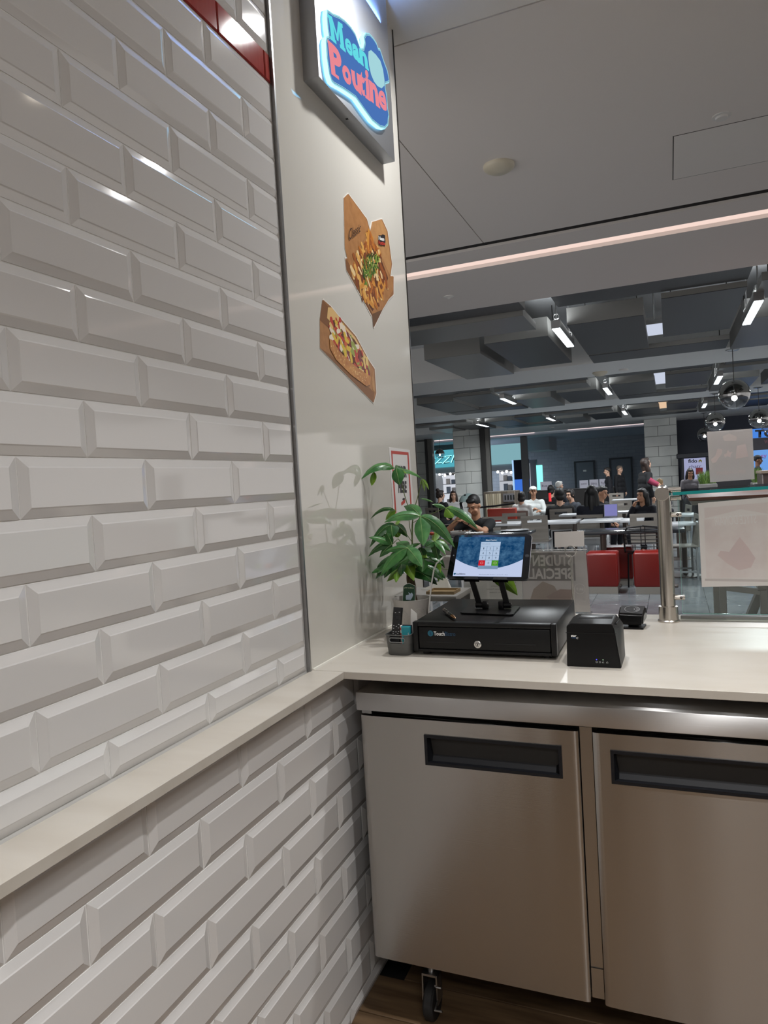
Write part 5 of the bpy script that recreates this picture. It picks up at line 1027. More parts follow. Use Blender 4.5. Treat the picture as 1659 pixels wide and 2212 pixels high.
# ---- telecom kiosk on the right
q = [(1.2723,24,1.9305),(2.0798,24,1.9771),(1.3413,24,1.2206),(2.0059,24,1.8046),(1.3635,24,1.7892)]
kk = thing('kiosk','dark telecom kiosk with a lit white fido chatr screen','kiosk',((q[0][0]+q[1][0])/2,24.1,0))
km = mat('kiosk_navy',(22,24,34),.4)
G().box((q[0][0],24.0,0),(q[1][0]+.02,24.5,q[1][2]-.02),.02,1).obj('body', km, kk); G().box((q[0][0]-.12,23.95,q[1][2]-.16),(q[1][0]+.1,24.5,q[1][2]),.02,1).obj('header', km, kk)
G().box((q[4][0],23.985,q[2][2]-.35),(q[3][0],23.999,q[3][2])).obj('screen', emis('kiosk_screen',(184,188,226),.85), kk)
f3 = lambda u0,v0,u1,v1: 0
text_quad('fido', [(1.4936,23.98,1.78),(1.76,23.98,1.7767),(1.7552,23.98,1.6506),(1.4889,23.98,1.6608)], mat('kiosk_print',(40,42,58),.5), kk, offset=.03)
G().poly([(1.7962,23.98,1.6553),(1.7984,23.98,1.7146),(1.8475,23.98,1.7559),(1.8935,23.98,1.7156),(1.8912,23.98,1.6564),(1.8612,23.98,1.651),(1.8626,23.98,1.688),(1.8288,23.98,1.6903),(1.8273,23.98,1.6532)][::1]).obj('house_mark', mat('olive_print',(150,140,40),.5), kk)
text_quad('chatr', [(1.5069,23.98,1.5924),(1.8752,23.98,1.5906),(1.871,23.98,1.4795),(1.5026,23.98,1.4805)], mat('kiosk_print_purple',(60,48,96),.5), kk)
G().poly([(1.7078,23.978,1.4824),(1.9117,23.978,1.4843),(1.9039,23.978,1.2768),(1.6998,23.978,1.2742)]).obj('red_square', mat('dark_red_print',(140,30,44),.5), kk)
struct(G().box((q[0][0]-.9,26.2,0),(11,26.4,3.2)).obj('wall_dark', mat('dark_blue_wall',(46,50,62),.5)))
# ---- blue menu screens at far right
q = [(3.1075,23,2.5469),(3.9402,23,2.5316),(3.9307,23,2.2447),(3.0977,23,2.2695),(3.0851,23,1.9084),(3.9194,23,1.9026),(3.8976,23,1.2442),(3.0626,23,1.2679)]
ms = thing('menu_screen','two bright blue menu screens with dark letters over the far right stall','screen',(q[0][0],23,q[7][2]))
blue_e = emis('menu_blue',(84,150,250),.95); blue_e2 = emis('menu_blue_light',(120,176,250),.95)
G().box((q[0][0],23.0,q[3][2]),(q[1][0],23.06,q[0][2])).obj('upper_screen', blue_e, ms)
G().box((q[4][0],23.0,q[7][2]),(q[5][0],23.06,q[4][2])).obj('lower_screen', blue_e2, ms)
text_quad('TO', [(3.3399,22.98,2.5194),(3.8886,22.98,2.5075),(3.8804,22.98,2.2616),(3.3315,22.98,2.2779)], mat('menu_dark',(30,34,44),.5), ms, offset=.05)
text_quad('sv', [(3.4735,22.98,1.7551),(3.6206,22.98,1.7585),(3.6173,22.98,1.6621),(3.4702,22.98,1.6585)], mat('menu_pink',(190,70,170),.5), ms)
G().box((q[3][0],23.01,q[4][2]),(q[5][0],23.2,q[3][2])).obj('dark_fascia', mat('fascia_dark',(48,44,52),.5), ms)
text_quad('W', [(3.5763,23,2.1902),(3.674,23,2.1894),(3.6705,23,2.0864),(3.5728,23,2.087)], mat('fascia_print',(140,90,100),.5), ms)
# ---- waste station with wood slats
q = [(-3.0737,15.2,1.2042),(-2.6496,15.2,1.204),(-2.361,15.2,1.1998),(-2.3735,15.2,0.9568)]
ws = thing('waste_station','wood striped waste station with grey recycling panel behind the phone man','bin',((q[0][0]+q[2][0])/2,15.4,0))
G().box((q[0][0]-.02,15.2,0),(q[2][0],15.8,q[0][2]),.01,1).obj('cabinet', mat('zebra_wood_dark',(110,100,88),.5,noise=((84,76,66),(18,3,.6),2,.4,.6)), ws)
n_ = 7; sw_ = (q[1][0]-q[0][0]-.06)/n_
for k in range(n_): G().box((q[0][0]+.03+k*sw_,15.185,.08),(q[0][0]+.03+(k+1)*sw_-.008,15.2,q[0][2]-.05)).obj('slat', mat('zebra_wood_%d'%(k%3),((196,186,164),(168,156,132),(184,174,150))[k%3],.5,noise=((150,140,118),(30,3,.8),2,.4,.6)), ws)
G().box((q[1][0]+.02,15.18,q[3][2]),(q[2][0]-.02,15.2,q[1][2]-.06)).obj('recycling_panel', mat('grey_panel_metal',(112,112,116),.4,.4), ws)
for k in range(4): G().box((q[1][0]+.05+k*.065,15.174,q[3][2]+.04),(q[1][0]+.085+k*.065,15.18,q[3][2]+.15)).obj('slot', black_m, ws)
# ---- furniture builders
seatm = mat('grey_brown_laminate',(142,136,128),.42,noise=((126,120,113),(3,3,20),2,.35,.65)); frm = mat('pale_metal_frame',(196,198,200),.35,.6)
def make_chair():
    t = thing('dining_chair','x','chair',(0,0,0),0,'grey laminate chairs of the food court')
    g = G(); xs = [-.21,-.115,.115,.21]; zr = [.44,.56,.75,.80,.86]; Wd = lambda z: 1.0-.0*(z)
    yb = lambda z: -.20-.10*(z-.44)
    V = {}
    for d,side in ((0,0),(1,.014)):
        for i,x in enumerate(xs):
            for k,z in enumerate(zr): V[d,i,k] = g.b.verts.new((x*(1-.12*(.86-z)/.42*0+0.0),yb(z)+side,z))
    hole = {(1,2)}
    for i in range(3):
        for k in range(4):
            if (i,k) in hole: continue
            g._m([g.b.faces.new((V[0,i,k],V[0,i+1,k],V[0,i+1,k+1],V[0,i,k+1])), g.b.faces.new((V[1,i,k],V[1,i,k+1],V[1,i+1,k+1],V[1,i+1,k]))])
    for e in [e for e in list(g.b.edges) if len(e.link_faces) == 1]: pass
    be = [e for e in g.b.edges if len(e.link_faces) == 1]
    m = {}
    for (d,i,k),v in V.items(): m[v] = V[1-d,i,k]
    for e in be:
        a,b = e.verts
        if (a in m) and any(v is a for (d,_,_),v in V.items() if d == 0): 
            if g.b.faces.get((a,b,m[b],m[a])) is None: g._m([g.b.faces.new((a,b,m[b],m[a]))])
    g.obj('backrest', seatm, t, True)
    G().box((-.205,-.21,.435),(.205,.21,.452),.006).obj('seat', seatm, t, True)
    for y in (-.19,.165): G().box((-.195,y,.405),(.195,y+.025,.435)).obj('seat_rail', frm, t, True)
    for x in (-.185,.185):
        for y in (-.178,.178): G().box((x-.0125,y-.0125,0),(x+.0125,y+.0125,.41)).obj('leg', frm, t, True)
        G().box((x-.01,-.178,.10),(x+.01,.178,.125)).obj('stretcher', frm, t, True)
    return t
def make_table(w_,d_,h,topm,legm,label,round_=False,single=True):
    t = thing('dining_table',label,'table',(0,0,0))
    if round_: G().lathe([(0,h-.03),(w_/2-.01,h-.03),(w_/2,h-.02),(w_/2,h-.006),(w_/2-.006,h),(0,h)],(0,0,0),32).obj('table_top', topm, t, True)
    else: G().box((-w_/2,-d_/2,h-.035),(w_/2,d_/2,h),.006).obj('table_top', topm, t, True)
    G().lathe([(.035,.02),(.035,h-.035)],(0,0,0),16).obj('pedestal', legm, t, True)
    G().lathe([(0,0),(.23,0),(.22,.012),(.05,.026),(0,.026)],(0,0,0),24).obj('base', legm, t, True)
    return t
whtop = mat('white_table_top',(206,208,212),.35); brl = mat('brown_leg',(92,82,76),.4,.2); dktop = mat('dark_table_top',(44,46,50),.16)
CH = None
chairs = [ # x,y,rot,label
 ((-1.1117,10.5502,0.86),0,'grey chair in front of the white table, its back turned, beside the round dark tabletop'),
 ((-0.2746,10.2562,0.86),-.06,'grey chair under the seated person with long black hair'),
 ((-1.0602,12.3629,0.86),.0,'grey chair under the person in the big dark coat'),
 ((-1.8037,10.7302,0.86),.0,'grey chair next to the phone man with red showing through its handle slot'),
 ((-1.6745,11.4464,0.86),PI,'pale grey chair facing us left of the white table'),
 ((-1.7127,12.3777,0.86),.0,'grey chair under the child in the white hoodie'),
 ((0.5723,10.0451,0.86),.0,'grey chair with wide dark handle slot before the girl resting her chin'),
 ((-0.0735,15.4901,0.86),.05,'small grey chair behind the laptop'),
 ((-0.6124,21.7758,0.86),.1,'tiny grey chair far back near the standing people'),
 ((-4.4162,15.4435,0.86),.0,'grey chair at the left under the woman with a bun'),
 ((0.974,12.1149,0.86),PI/2+.2,'grey chair seen sideways just right of the steel guard post'),
 ((1.0176,9.4123,0.86),PI/2+.15,'grey chair seen sideways through the guard glass, nearest one'),
 ((-1.3863,6.5204,0.86),.0,'nearest grey chair showing under the plant leaves, across the table from the phone man'),
 ((-2.3583,11.0689,0.86),PI,'grey chair under the phone man'),
]
CHAIR = {}
for p,r,lb_ in chairs:
    c = make_chair() if CH is None else copytree(CH)
    if CH is None: CH = c
    c['label'] = lb_; CHAIR[lb_] = c
    bx = Vector((0,.22,0)); bx.rotate(Matrix.Rotation(r,3,'Z'))
    if abs(r) > 1.2: bx = Vector((0,0,0))
    c.location = (p[0]+bx.x,p[1]+bx.y,0); c.rotation_euler = (0,0,r)
tabs = [((-1.2179,10.9425,0.74),1.5,.7,'long white table behind the turned grey chair',whtop,False),
 ((-0.107,10.9208,0.74),.62,.62,'white table carrying the laptop',whtop,False),((0.3622,10.772,0.74),.34,.6,'white table right of the laptop table',whtop,False),
 ((-0.7857,12.9229,0.74),.5,.5,'small white table at the girl with glasses',whtop,False),((0.0982,13.2393,0.74),.55,.5,'white table between laptop and chin resting girl',whtop,False),
 ((-0.2172,19.6084,0.74),.7,.6,'far white table behind the small grey chair',whtop,False),((1.0234,11.7008,0.74),.5,.6,'white table behind the guard post',whtop,False),((1.0744,9.679,0.74),.4,.4,'white table edge right of the guard post, nearest one',whtop,False),
 ((-5.7053,20.8943,0.74),.6,.6,'dark table between the woman with a bun and the girl facing her',dktop,False)]
for p,w_,d_,lb_,m,rd_ in tabs:
    t = make_table(w_,d_,.74,m,brl,lb_,rd_); t.location = (p[0],p[1],0); t['group'] = 'tables of the food court'
# man's dark table
mt = make_table(1.05,.62,.80,dktop,brl,'dark glossy table with food tray before the phone man'); mp_ = (-1.2283,8.056,0.8); mt.location = (mp_[0],mp_[1],0)
t = thing('serving_tray','dark round serving tray on the dark glossy table','tray',(-0.9413,8.1721,0.8))
tl_ = t.location.copy(); G().lathe([(0,.801),(.17,.801),(.185,.815),(.18,.815),(.165,.807),(0,.807)],(tl_.x,tl_.y,0),28).obj('tray', mat('tray_black',(30,30,33),.3), t)
t = thing('food_tray','white paper food tray with noodles before the phone man','tray',(-1.6196,8.0469,0.8)); L0 = t.location.copy()
g = G(); o_ = [(-.13,-.08),(.13,-.08),(.13,.08),(-.13,.08)]
A_ = [g.b.verts.new((L0.x+x*.8,L0.y+y*.8,.8015)) for x,y in o_]; B_ = [g.b.verts.new((L0.x+x,L0.y+y,.831)) for x,y in o_]; C_ = [g.b.verts.new((L0.x+x*.95,L0.y+y*.95,.831)) for x,y in o_]; D_ = [g.b.verts.new((L0.x+x*.76,L0.y+y*.76,.806)) for x,y in o_]
for a,b in ((A_,B_),(B_,C_),(C_,D_)):
    for k in range(4): g._m([g.b.faces.new((a[k],a[(k+1)%4],b[(k+1)%4],b[k]))])
g._m([g.b.faces.new(D_),g.b.faces.new(A_[::-1])]); g.obj('tray', mat('white_paper_tray',(222,222,220),.5), t)
g = G(); rnd = random.Random(4)
for k in range(14): g.ball((L0.x+rnd.uniform(-.09,.09),L0.y+rnd.uniform(-.05,.05),.817+rnd.uniform(0,.012)),(.022,.016,.010),8)
g.obj('food', mat('brown_food',(104,72,44),.5), t)['kind'] = 'stuff'
t = thing('napkins','crumpled white napkins on the dark table','napkin',(-1.3877,7.827,0.8)); L0 = t.location.copy()
for k in range(7): g = G(); g.ball((L0.x-.10+.033*k,L0.y+rnd.uniform(-.02,.02),.812+rnd.uniform(0,.008)),(.03,.025,.012),7,Matrix.Rotation(rnd.uniform(-.6,.6),3,'Y')); g.obj('napkin', mat('napkin_white',(236,236,234),.7), t)
# ---- red ottomans, high dark table, wire chair
orm = mat('red_leather',(128,20,12),.38,bump=((90,90,90),2,.1,.002)); plm = mat('ottoman_plinth',(176,172,164),.4,.4)
def ottoman(x0,x1,y0,dep,h,label):
    t = thing('ottoman',label,'ottoman',((x0+x1)/2,y0+dep/2,0),group='red square ottomans')
    G().box((x0,y0,.085),(x1,y0+dep,h),.028,4).obj('cushion', orm, t)
    G().tube([(x0+.02,y0+.004,h-.022),(x1-.02,y0+.004,h-.022)],.004,6).obj('piping', orm, t)
    G().box((x0+.012,y0+.02,0),(x1-.012,y0+dep-.02,.085)).obj('plinth', plm, t)
q = [(-0.0741,8.1086,0),(0.3001,8.1181,0),(0.4818,8.0887,0),(0.8382,8.0649,0)]; H1 = 0.5008
ottoman(q[0][0],q[1][0],q[0][1],.38,H1,'red square ottoman in front of the table pedestal'); ottoman(q[2][0],q[3][0],q[2][1],.38,H1,'red square ottoman half hidden by the steel guard post')
ottoman(q[0][0]+.12,q[1][0]+.14,q[0][1]+.68,.38,H1,'red square ottoman behind the left front one')
rbq = [(-2.4727,12.6,0.8335),(-2.1523,12.6,0.8389)]
t = thing('booth_bench','red booth bench behind the grey chair by the phone man','bench',(rbq[0][0],12.8,0)); G().box((rbq[0][0],12.6,0),(rbq[1][0]+.25,13.05,.46),.02).obj('seat', orm, t); G().box((rbq[0][0],12.95,.46),(rbq[1][0]+.25,13.1,.90),.02).obj('backrest', mat('red_orange_leather',(168,46,24),.4), t)
tq = [(-0.1273,8.6,0.7293),(1.0758,8.6,0.6883),(0.3191,8.6,0.7546)]; yA,yB = 8.6,9.15; zT = tq[0][2]
ht = thing('long_table','long dark table on thick brown pedestals above the red ottomans','table',((tq[0][0]+tq[1][0])/2,(yA+yB)/2,0))
G().box((tq[0][0]-.12,yA,zT-.045),(tq[1][0],yB,zT),.006).obj('table_top', dktop, ht)
for u in (0.0937,0.7727):
    p_ = G().tube([(u,8.72,.02),(u,8.72,zT-.045)],.038,18).obj('pedestal', brl, ht); G().box((u-.2,8.62,0),(u+.2,8.81,.02),.006).obj('base', brl, ht)
# black wire chair
wq = (0.5865,8.62,0.8063); wx,wy = wq[0],wq[1]
wc = thing('wire_chair','black wire chair tucked at the long dark table','chair',(wx,wy,0)); wc.scale = (1,1,.93); wm = mat('black_wire',(24,24,27),.4,.3)
for z in (.50,.56,.61,.66,.71,.755,.80): 
    w_ = .19+.05*math.sin((z-.45)*3.2); G().tube([(wx-w_,wy+.02,z),(wx-w_*.55,wy-.04,z),(wx,wy-.06,z),(wx+w_*.55,wy-.04,z),(wx+w_,wy+.02,z)],.006,6).obj('back_wire', wm, wc)
for s in (-1,1): G().tube([(wx+s*.20,wy+.40,.47),(wx+s*.235,wy+.25,.455),(wx+s*.225,wy+.03,.50),(wx+s*.235,wy+.02,.72),(wx+s*.19,wy-.02,.82),(wx,wy-.055,.845)],.012,8).obj('side_rail', wm, wc)
for x in (-.025,.025): G().tube([(wx+x,wy-.055,.845),(wx+x,wy-.05,.49),(wx+x,wy+.05,.455),(wx+x,wy+.40,.46)],.006,6).obj('back_wire', wm, wc)
for k in range(8): G().tube([(wx-.2,wy+.05+.048*k,.46),(wx+.2,wy+.05+.048*k,.46)],.005,6).obj('seat_wire', wm, wc)
for sx_ in (-1,1):
    for yy in (.06,.38): G().tube([(wx+sx_*.19,wy+yy,.46),(wx+sx_*.20,wy+yy+(-.05 if yy<.2 else .05),0)],.010,8).obj('leg', wm, wc)
# laptop
lq = [(-0.1359,11.2584,0.742),(0.0911,11.1264,0.742)]
lt = thing('laptop','open laptop with pale purple screen on the white table','laptop',(lq[0][0],lq[0][1],.74)); x0,x1,yy = lq[0][0]+.02,lq[1][0]+.01,lq[0][1]
G().box((x0,yy,.7405),(x1,yy+.22,.752),.003).obj('keyboard_base', mat('laptop_grey',(90,92,98),.4,.4), lt)
ld = G().hexa([(x0,yy+.215,.75),(x1,yy+.215,.75),(x1,yy+.222,.75),(x0,yy+.222,.75),(x0,yy+.27,.955),(x1,yy+.27,.955),(x1,yy+.277,.955),(x0,yy+.277,.955)]).obj('lid', MAT['laptop_grey'], lt)
G().poly([(x0+.008,yy+.2165,.76),(x1-.008,yy+.2165,.76),(x1-.008,yy+.2665,.948),(x0+.008,yy+.2665,.948)]).obj('screen', emis('laptop_screen',(150,150,216),.8), lt, False, False)
# ---- high communal frame seen through the guard glass
wd = mat('red_brown_wood',(112,70,52),.4,noise=((92,56,40),(3,20,20),3,.4,.65)); gs = mat('grey_square_tube',(126,122,116),.4,.5)
hf = thing('bar_table','bar height table with brown boards on grey square legs behind the guard glass','table',(2.2,6.3,0))
lgq = [(1.2759,6.1),(1.3132,5.9),(1.6364,6.0),(1.8014,6.5)]
for x,y in lgq: G().box((x-.028,y-.028,0),(x+.028,y+.028,1.15),.003,1).obj('leg', gs, hf)
G().box((1.0963,5.85,1.15),(3.6,7.2,1.185)).obj('top_frame', gs, hf)
for k in range(4): G().box((1.0963-.02,5.87+.335*k,1.185),(3.62,6.19+.335*k,1.215),.004,1).obj('board', wd, hf)
G().hexa([(lgq[1][0],5.90,.40),(lgq[2][0],5.99,.34),(lgq[2][0],6.03,.34),(lgq[1][0],5.94,.40),(lgq[1][0],5.90,.45),(lgq[2][0],5.99,.39),(lgq[2][0],6.03,.39),(lgq[1][0],5.94,.45)]).obj('stretcher', gs, hf)
G().hexa([(lgq[1][0]+.28,5.95,.40),(lgq[1][0]+.34,5.95,.40),(lgq[2][0]-.02,6.5,.05),(lgq[2][0]-.10,6.5,.05),(lgq[1][0]+.28,5.99,.43),(lgq[1][0]+.34,5.99,.43),(lgq[2][0]-.02,6.54,.08),(lgq[2][0]-.10,6.54,.08)]).obj('brace', gs, hf)
gr = mat('planter_grass',(62,88,34),.6,noise=((92,122,48),(30,30,30),2,.35,.65))
def planter(u0,u1,label,y):
    t = thing('planter',label,'planter',((u0[0]+u1[0])/2,y,0)); x0,x1 = u0[0],u1[0]; zt_ = u0[2]
    G().box((x0,y,0),(x1,y+.35,zt_),.01,1).obj('box', mat('planter_grey',(112,110,108),.5), t)
    g = G(); rnd = random.Random(int(x0*100))
    for k in range(240):
        x,yy = rnd.uniform(x0+.02,x1-.02),y+rnd.uniform(.02,.33); h = rnd.uniform(.08,.19); dx,dy = rnd.uniform(-.06,.06),rnd.uniform(-.06,.06)
        g.poly([(x-.008,yy,zt_),(x+.008,yy,zt_),(x+dx,yy+dy,zt_+h)])
    o = g.obj('grass', gr, t, False, False); o['kind'] = 'stuff'
planter((1.2751,9.2,1.2602),(1.4924,9.2,1.2483),'planter with green grass in front of the kiosk girl',9.2)
planter((1.8422,8.6,1.2568),(1.9541,8.6,1.2506),'planter with green grass below the worker in the cap',8.6)
q = [(1.8742,8,1.3678),(2.0718,8,1.3558)]
t = thing('wood_cabinet','brown grey cabinet at the far right edge of the seating area','cabinet',(q[0][0],8.2,0)); G().box((q[0][0],8.0,0),(q[1][0]+.6,8.5,q[0][2]),.01,1).obj('body', mat('brown_grey_laminate',(98,84,80),.5,noise=((84,72,68),(3,3,20),2,.4,.6)), t); G().box((q[0][0]-.01,7.99,q[0][2]),(q[1][0]+.61,8.51,q[0][2]+.03)).obj('top', mat('tan_top',(168,150,134),.4), t)
# ---- globe pendants
pgl = glassmat('pendant_clear',(236,238,242),1.2,.22); pmi = mat('pendant_smoke_mirror',(150,148,144),.06,1)
def pendant(c,R_,label):
    t = thing('globe_pendant',label,'lamp',c,group='mirrored glass globe pendants')
    prof = [(max(R_*math.sin(a),.0005),R_*math.cos(a)) for a in [PI*.04+PI*.46*k/12 for k in range(13)]]
    G().lathe(prof,c,28).obj('mirror_cap', pmi, t)
    prof = [(max(R_*math.sin(a),.0005),R_*math.cos(a)) for a in [PI*.5+PI*.5*k/12 for k in range(13)]]
    G().lathe(prof,c,28).obj('glass_bowl', pgl, t)
    G().tube([(c[0],c[1],c[2]+R_*.98),(c[0],c[1],CEIL-.02)],.006,6).obj('cable', dark_alu, t)
    G().lathe([(0,CEIL),(.10,CEIL),(.10,CEIL-.012),(.02,CEIL-.03),(0,CEIL-.03)],(c[0],c[1],0),18).obj('canopy', mat('chrome',(190,190,190),.08,1), t)
    G().ball((c[0],c[1],c[2]-R_*.25),R_*.19,12).obj('bulb', emis('pendant_bulb',(255,250,240),14), t)
    G().tube([(c[0],c[1],c[2]+R_*.5),(c[0],c[1],c[2]-R_*.1)],R_*.07,10).obj('socket', MAT['chrome'], t)
pendant((1.8841,11.2,2.5575),.225,'largest mirrored globe pendant above the upright sign holder')
pendant((1.9855,17.9,2.5588),.225,'mirrored globe pendant just left above the upright sign holder')
pendant((2.868,17.4,2.523),.225,'mirrored globe pendant right of the large one')
pendant((2.0062,24,2.53),.225,'small globe pendant half hidden by the upright sign holder')
pendant((3.3356,19.5,2.4707),.225,'globe pendant cut by the right edge of the picture')
pendant((-7.5575,26.2,2.6522),.19,'small globe pendant before the cyan lettering')
# ---- small ceiling fittings of the court
for (x,y),lb_ in (((-0.1256,12.0791),'white dome detector on the nearest ceiling beam'),((0.266,12.0586),'small disc detector right of the dome on the nearest beam'),((-0.1474,16.7132),'disc detector on the second ceiling beam'),((-2.9126,24.9013),'disc detector on the far ceiling beam')):
    t = thing('ceiling_detector',lb_,'detector',(x,y,CEIL)); big = 'dome' in lb_[:12]; r_ = .13 if big else .08
    G().lathe([(r_,0),(r_,-.02),(r_*.6,-.06 if big else -.03),(0,-.075 if big else -.034)],(x,y,CEIL),20).obj('cover', MAT['white_plastic'] if not big else MAT['cream_plastic'], t)
# ================================================================ people
def vox(name, shapes, vs, m, parent, extra=None, sm=3):
    g = G()
    for s in shapes:
        if s[0] == 'c':
            _,p0,r0,p1,r1 = s; p0,p1 = Vector(p0),Vector(p1)
            g.tube([p0,p1],[r0,r1],12); g.ball(p0,r0,12); g.ball(p1,r1,12)
        else: g.ball(s[1],s[2],16,s[3] if len(s)>3 else None)
    me = bpy.data.meshes.new('form'); g.b.to_mesh(me); g.b.free()
    o = bpy.data.objects.new('form', me); r = o.modifiers.new('r','REMESH'); r.mode = 'VOXEL'; r.voxel_size = vs; r.use_smooth_shade = True
    if sm: q = o.modifiers.new('s','SMOOTH'); q.iterations = sm; q.factor = .5
    m2 = evaluated(o)
    bpy.data.objects.remove(o); bpy.data.meshes.remove(me)
    if extra:
        b = bmesh.new(); b.from_mesh(m2); t = G(); t.b.free(); t.b = b; extra(t); b.to_mesh(m2); b.free()
    m2.name = name; m2.materials.clear(); m2.materials.append(m)
    for p in m2.polygons: p.use_smooth = True; p.material_index = 0
    ob = bpy.data.objects.new(name, m2); COL.objects.link(ob); ob.parent = parent; return ob
SK = {'light':(206,164,140),'mid':(178,132,104),'tan':(160,116,90),'dark':(120,84,64)}
def person(label, top, rot=0, sit=True, s=1.0, lean=0.0, yaw=0, pitch=0, top_c=(20,20,24), pants=(28,30,38), skin='light', hair='short', hair_c=(18,15,14), sleeve='long', aR=None, aL=None, vs=.013, cuff=None, shoes=(30,30,32), legs=True, fwd=.42):
    rz = math.radians(rot); RM = Matrix.Rotation(rz,3,'Z'); top = Vector(top)
    hip = 0.0
    neck = Vector((0,-.50*s*math.sin(lean),.50*s*math.cos(lean)))
    hc = neck+Vector((0,-.155*s*math.sin(lean*.6)-.02*s,.185*s*math.cos(lean*.4)))
    HM = Matrix.Rotation(math.radians(yaw),3,'Z') @ Matrix.Rotation(math.radians(pitch),3,'X')
    off = hc+HM@Vector((0,.015*s,.128*s))
    loc = Vector((top.x,top.y,0))-RM@Vector((off.x,off.y,0)); hz_ = top.z-off.z
    P = thing('person', label, 'person', loc, rz)
    up = Vector((0,0,hz_)); mk = mat('skin_'+skin, SK[skin], .5); 
    K = lambda v: Vector(v)*s+up
    neck = neck+up; hc = hc+up
    chest = lambda x,t,y=0: Vector((x*s,-math.sin(lean)*t*s+y*s,math.cos(lean)*t*s))+up
    sh = {1:chest(.175,.455),-1:chest(-.175,.455)}
    inv = RM.transposed()
    def tw(v): return inv@(Vector(v)-loc)
    B = []; T = []; TR_ = []; SH = []
    B += [('c',chest(-.075,.0),.112*s,chest(.075,.0),.112*s),('c',chest(-.06,.2),.105*s,chest(.06,.2),.105*s),('c',chest(-.075,.34),.105*s,chest(.075,.34),.105*s),('c',chest(-.13,.435),.062*s,chest(.13,.435),.062*s),('c',chest(0,.44),.06*s,hc+HM@Vector((0,.02*s,-.03*s)),.052*s)]
    T += [('c',chest(-.08,.04),.128*s,chest(.08,.04),.128*s),('c',chest(-.065,.2),.122*s,chest(.065,.2),.122*s),('c',chest(-.08,.34),.12*s,chest(.08,.34),.12*s),('c',chest(-.14,.44),.074*s,chest(.14,.44),.074*s),('c',chest(-.04,.475),.062*s,chest(.04,.475),.062*s)]
    Hb = lambda x,y,z: hc+HM@(Vector((x,y,z))*s)
    B += [('b',Hb(0,.012,.030),(.074*s,.092*s,.093*s),HM),('b',Hb(0,-.030,-.048),(.056*s,.058*s,.066*s),HM),('b',Hb(0,-.045,-.085),(.030*s,.030*s,.028*s),HM),('c',Hb(0,-.082,.018),.010*s,Hb(0,-.104,-.022),.0135*s),('b',Hb(.076,.008,-.005),(.010*s,.020*s,.032*s),HM),('b',Hb(-.076,.008,-.005),(.010*s,.020*s,.032*s),HM),('b',Hb(0,-.070,.040),(.050*s,.018*s,.014*s),HM),('b',Hb(.040,-.062,-.030),(.022*s,.020*s,.024*s),HM),('b',Hb(-.040,-.062,-.030),(.022*s,.020*s,.024*s),HM)]
    fing = []
    for sd,spec in ((1,aL),(-1,aR)):
        a = sh[sd]; L1,L2 = .275*s,.245*s
        if spec is None: spec = K((sd*.10,-.30,.10)) if sit else K((sd*.25,-.06,-.06))
        elif isinstance(spec,tuple) and spec and spec[0] == 'w': spec_w = tw(spec[1]); elb = tw(spec[2]) if len(spec) > 2 else None; spec = spec_w
        else: spec = K(spec); elb = None
        e_fix = locals().get('elb'); 
        h = Vector(spec); d = h-a; D = min(d.length,(L1+L2)*.995)
        if d.length > D: h = a+d.normalized()*D
        if e_fix is not None: e = e_fix
        else:
            u = d.normalized(); x_ = (L1*L1-L2*L2+D*D)/(2*D); r_ = math.sqrt(max(L1*L1-x_*x_,1e-6)); hint = Vector((sd*.55,.35,-.9)); hint = (hint-u*hint.dot(u)).normalized(); e = a+u*x_+hint*r_
        elb = None
        B += [('c',a,.050*s,e,.040*s),('c',e,.041*s,h,.027*s)]
        fd = (h-e).normalized(); hp = h+fd*.045*s
        B += [('c',h,.028*s,hp,.032*s),('c',h+fd*.02*s,.026*s,hp+fd*.018*s,.028*s)]
        T += [('c',a,.066*s,e if sleeve == 'long' else a+(e-a)*.62,.056*s)]
        if sleeve == 'long': T += [('c',e,.055*s,e+(h-e)*.90,.042*s)]
        side = fd.cross(Vector((0,0,1))); side = side.normalized() if side.length > .1 else Vector((1,0,0)); pal = side.cross(fd).normalized()
        for q,ln in ((-1.5,.062),(-.5,.074),(.5,.078),(1.5,.068)):
            b0 = hp+fd*.018*s+side*q*.015*s; b1 = b0+fd*ln*.5*s-pal*.012*s; b2 = b1+fd*ln*.38*s-pal*.030*s; fing.append(((b0,b1,b2),(.0092*s,.0085*s,.0065*s)))
        tb0 = h+fd*.02*s+side*(-sd)*.026*s; tb1 = tb0+fd*.028*s+side*(-sd)*.020*s-pal*.008*s; tb2 = tb1+fd*.030*s-pal*.010*s; fing.append(((tb0,tb1,tb2),(.012*s,.010*s,.0075*s)))
    if legs:
        for sd in (1,-1):
            hp_ = K((sd*.085,0,-.02))
            if sit:
                fl_ = -hz_
                kn = Vector((sd*.11*s,-fwd*s,hz_-.01*s)); an = Vector((sd*.11*s,-(fwd-.04)*s,.085)); to = an+Vector((0,-.13*s,-.035))
            else: 
                kn = Vector((sd*.095*s,-.02*s,hz_*.53)); an = Vector((sd*.10*s,.01*s,.085)); to = an+Vector((sd*.02,-.13*s,-.035))
            B += [('c',hp_,.085*s,kn,.058*s),('c',kn,.057*s,an,.038*s),('c',an+Vector((0,.02,-.035)),.036*s,to,.032*s)]
            TR_ += [('c',hp_,.098*s,kn,.070*s),('c',kn,.069*s,an+Vector((0,0,.02)),.056*s)]
            SH += [('c',an+Vector((0,.025,-.045)),.040*s,to+Vector((0,-.01,-.008)),.036*s),('c',an,.043*s,an+Vector((0,.01,-.03)),.043*s)]
        TR_ += [('c',K((-.07,0,0)),.122*s,K((.07,0,0)),.122*s)]
    def fingers(t):
        for pts,rr in fing: t.tube(pts,list(rr),8); t.ball(pts[-1],rr[-1],8)
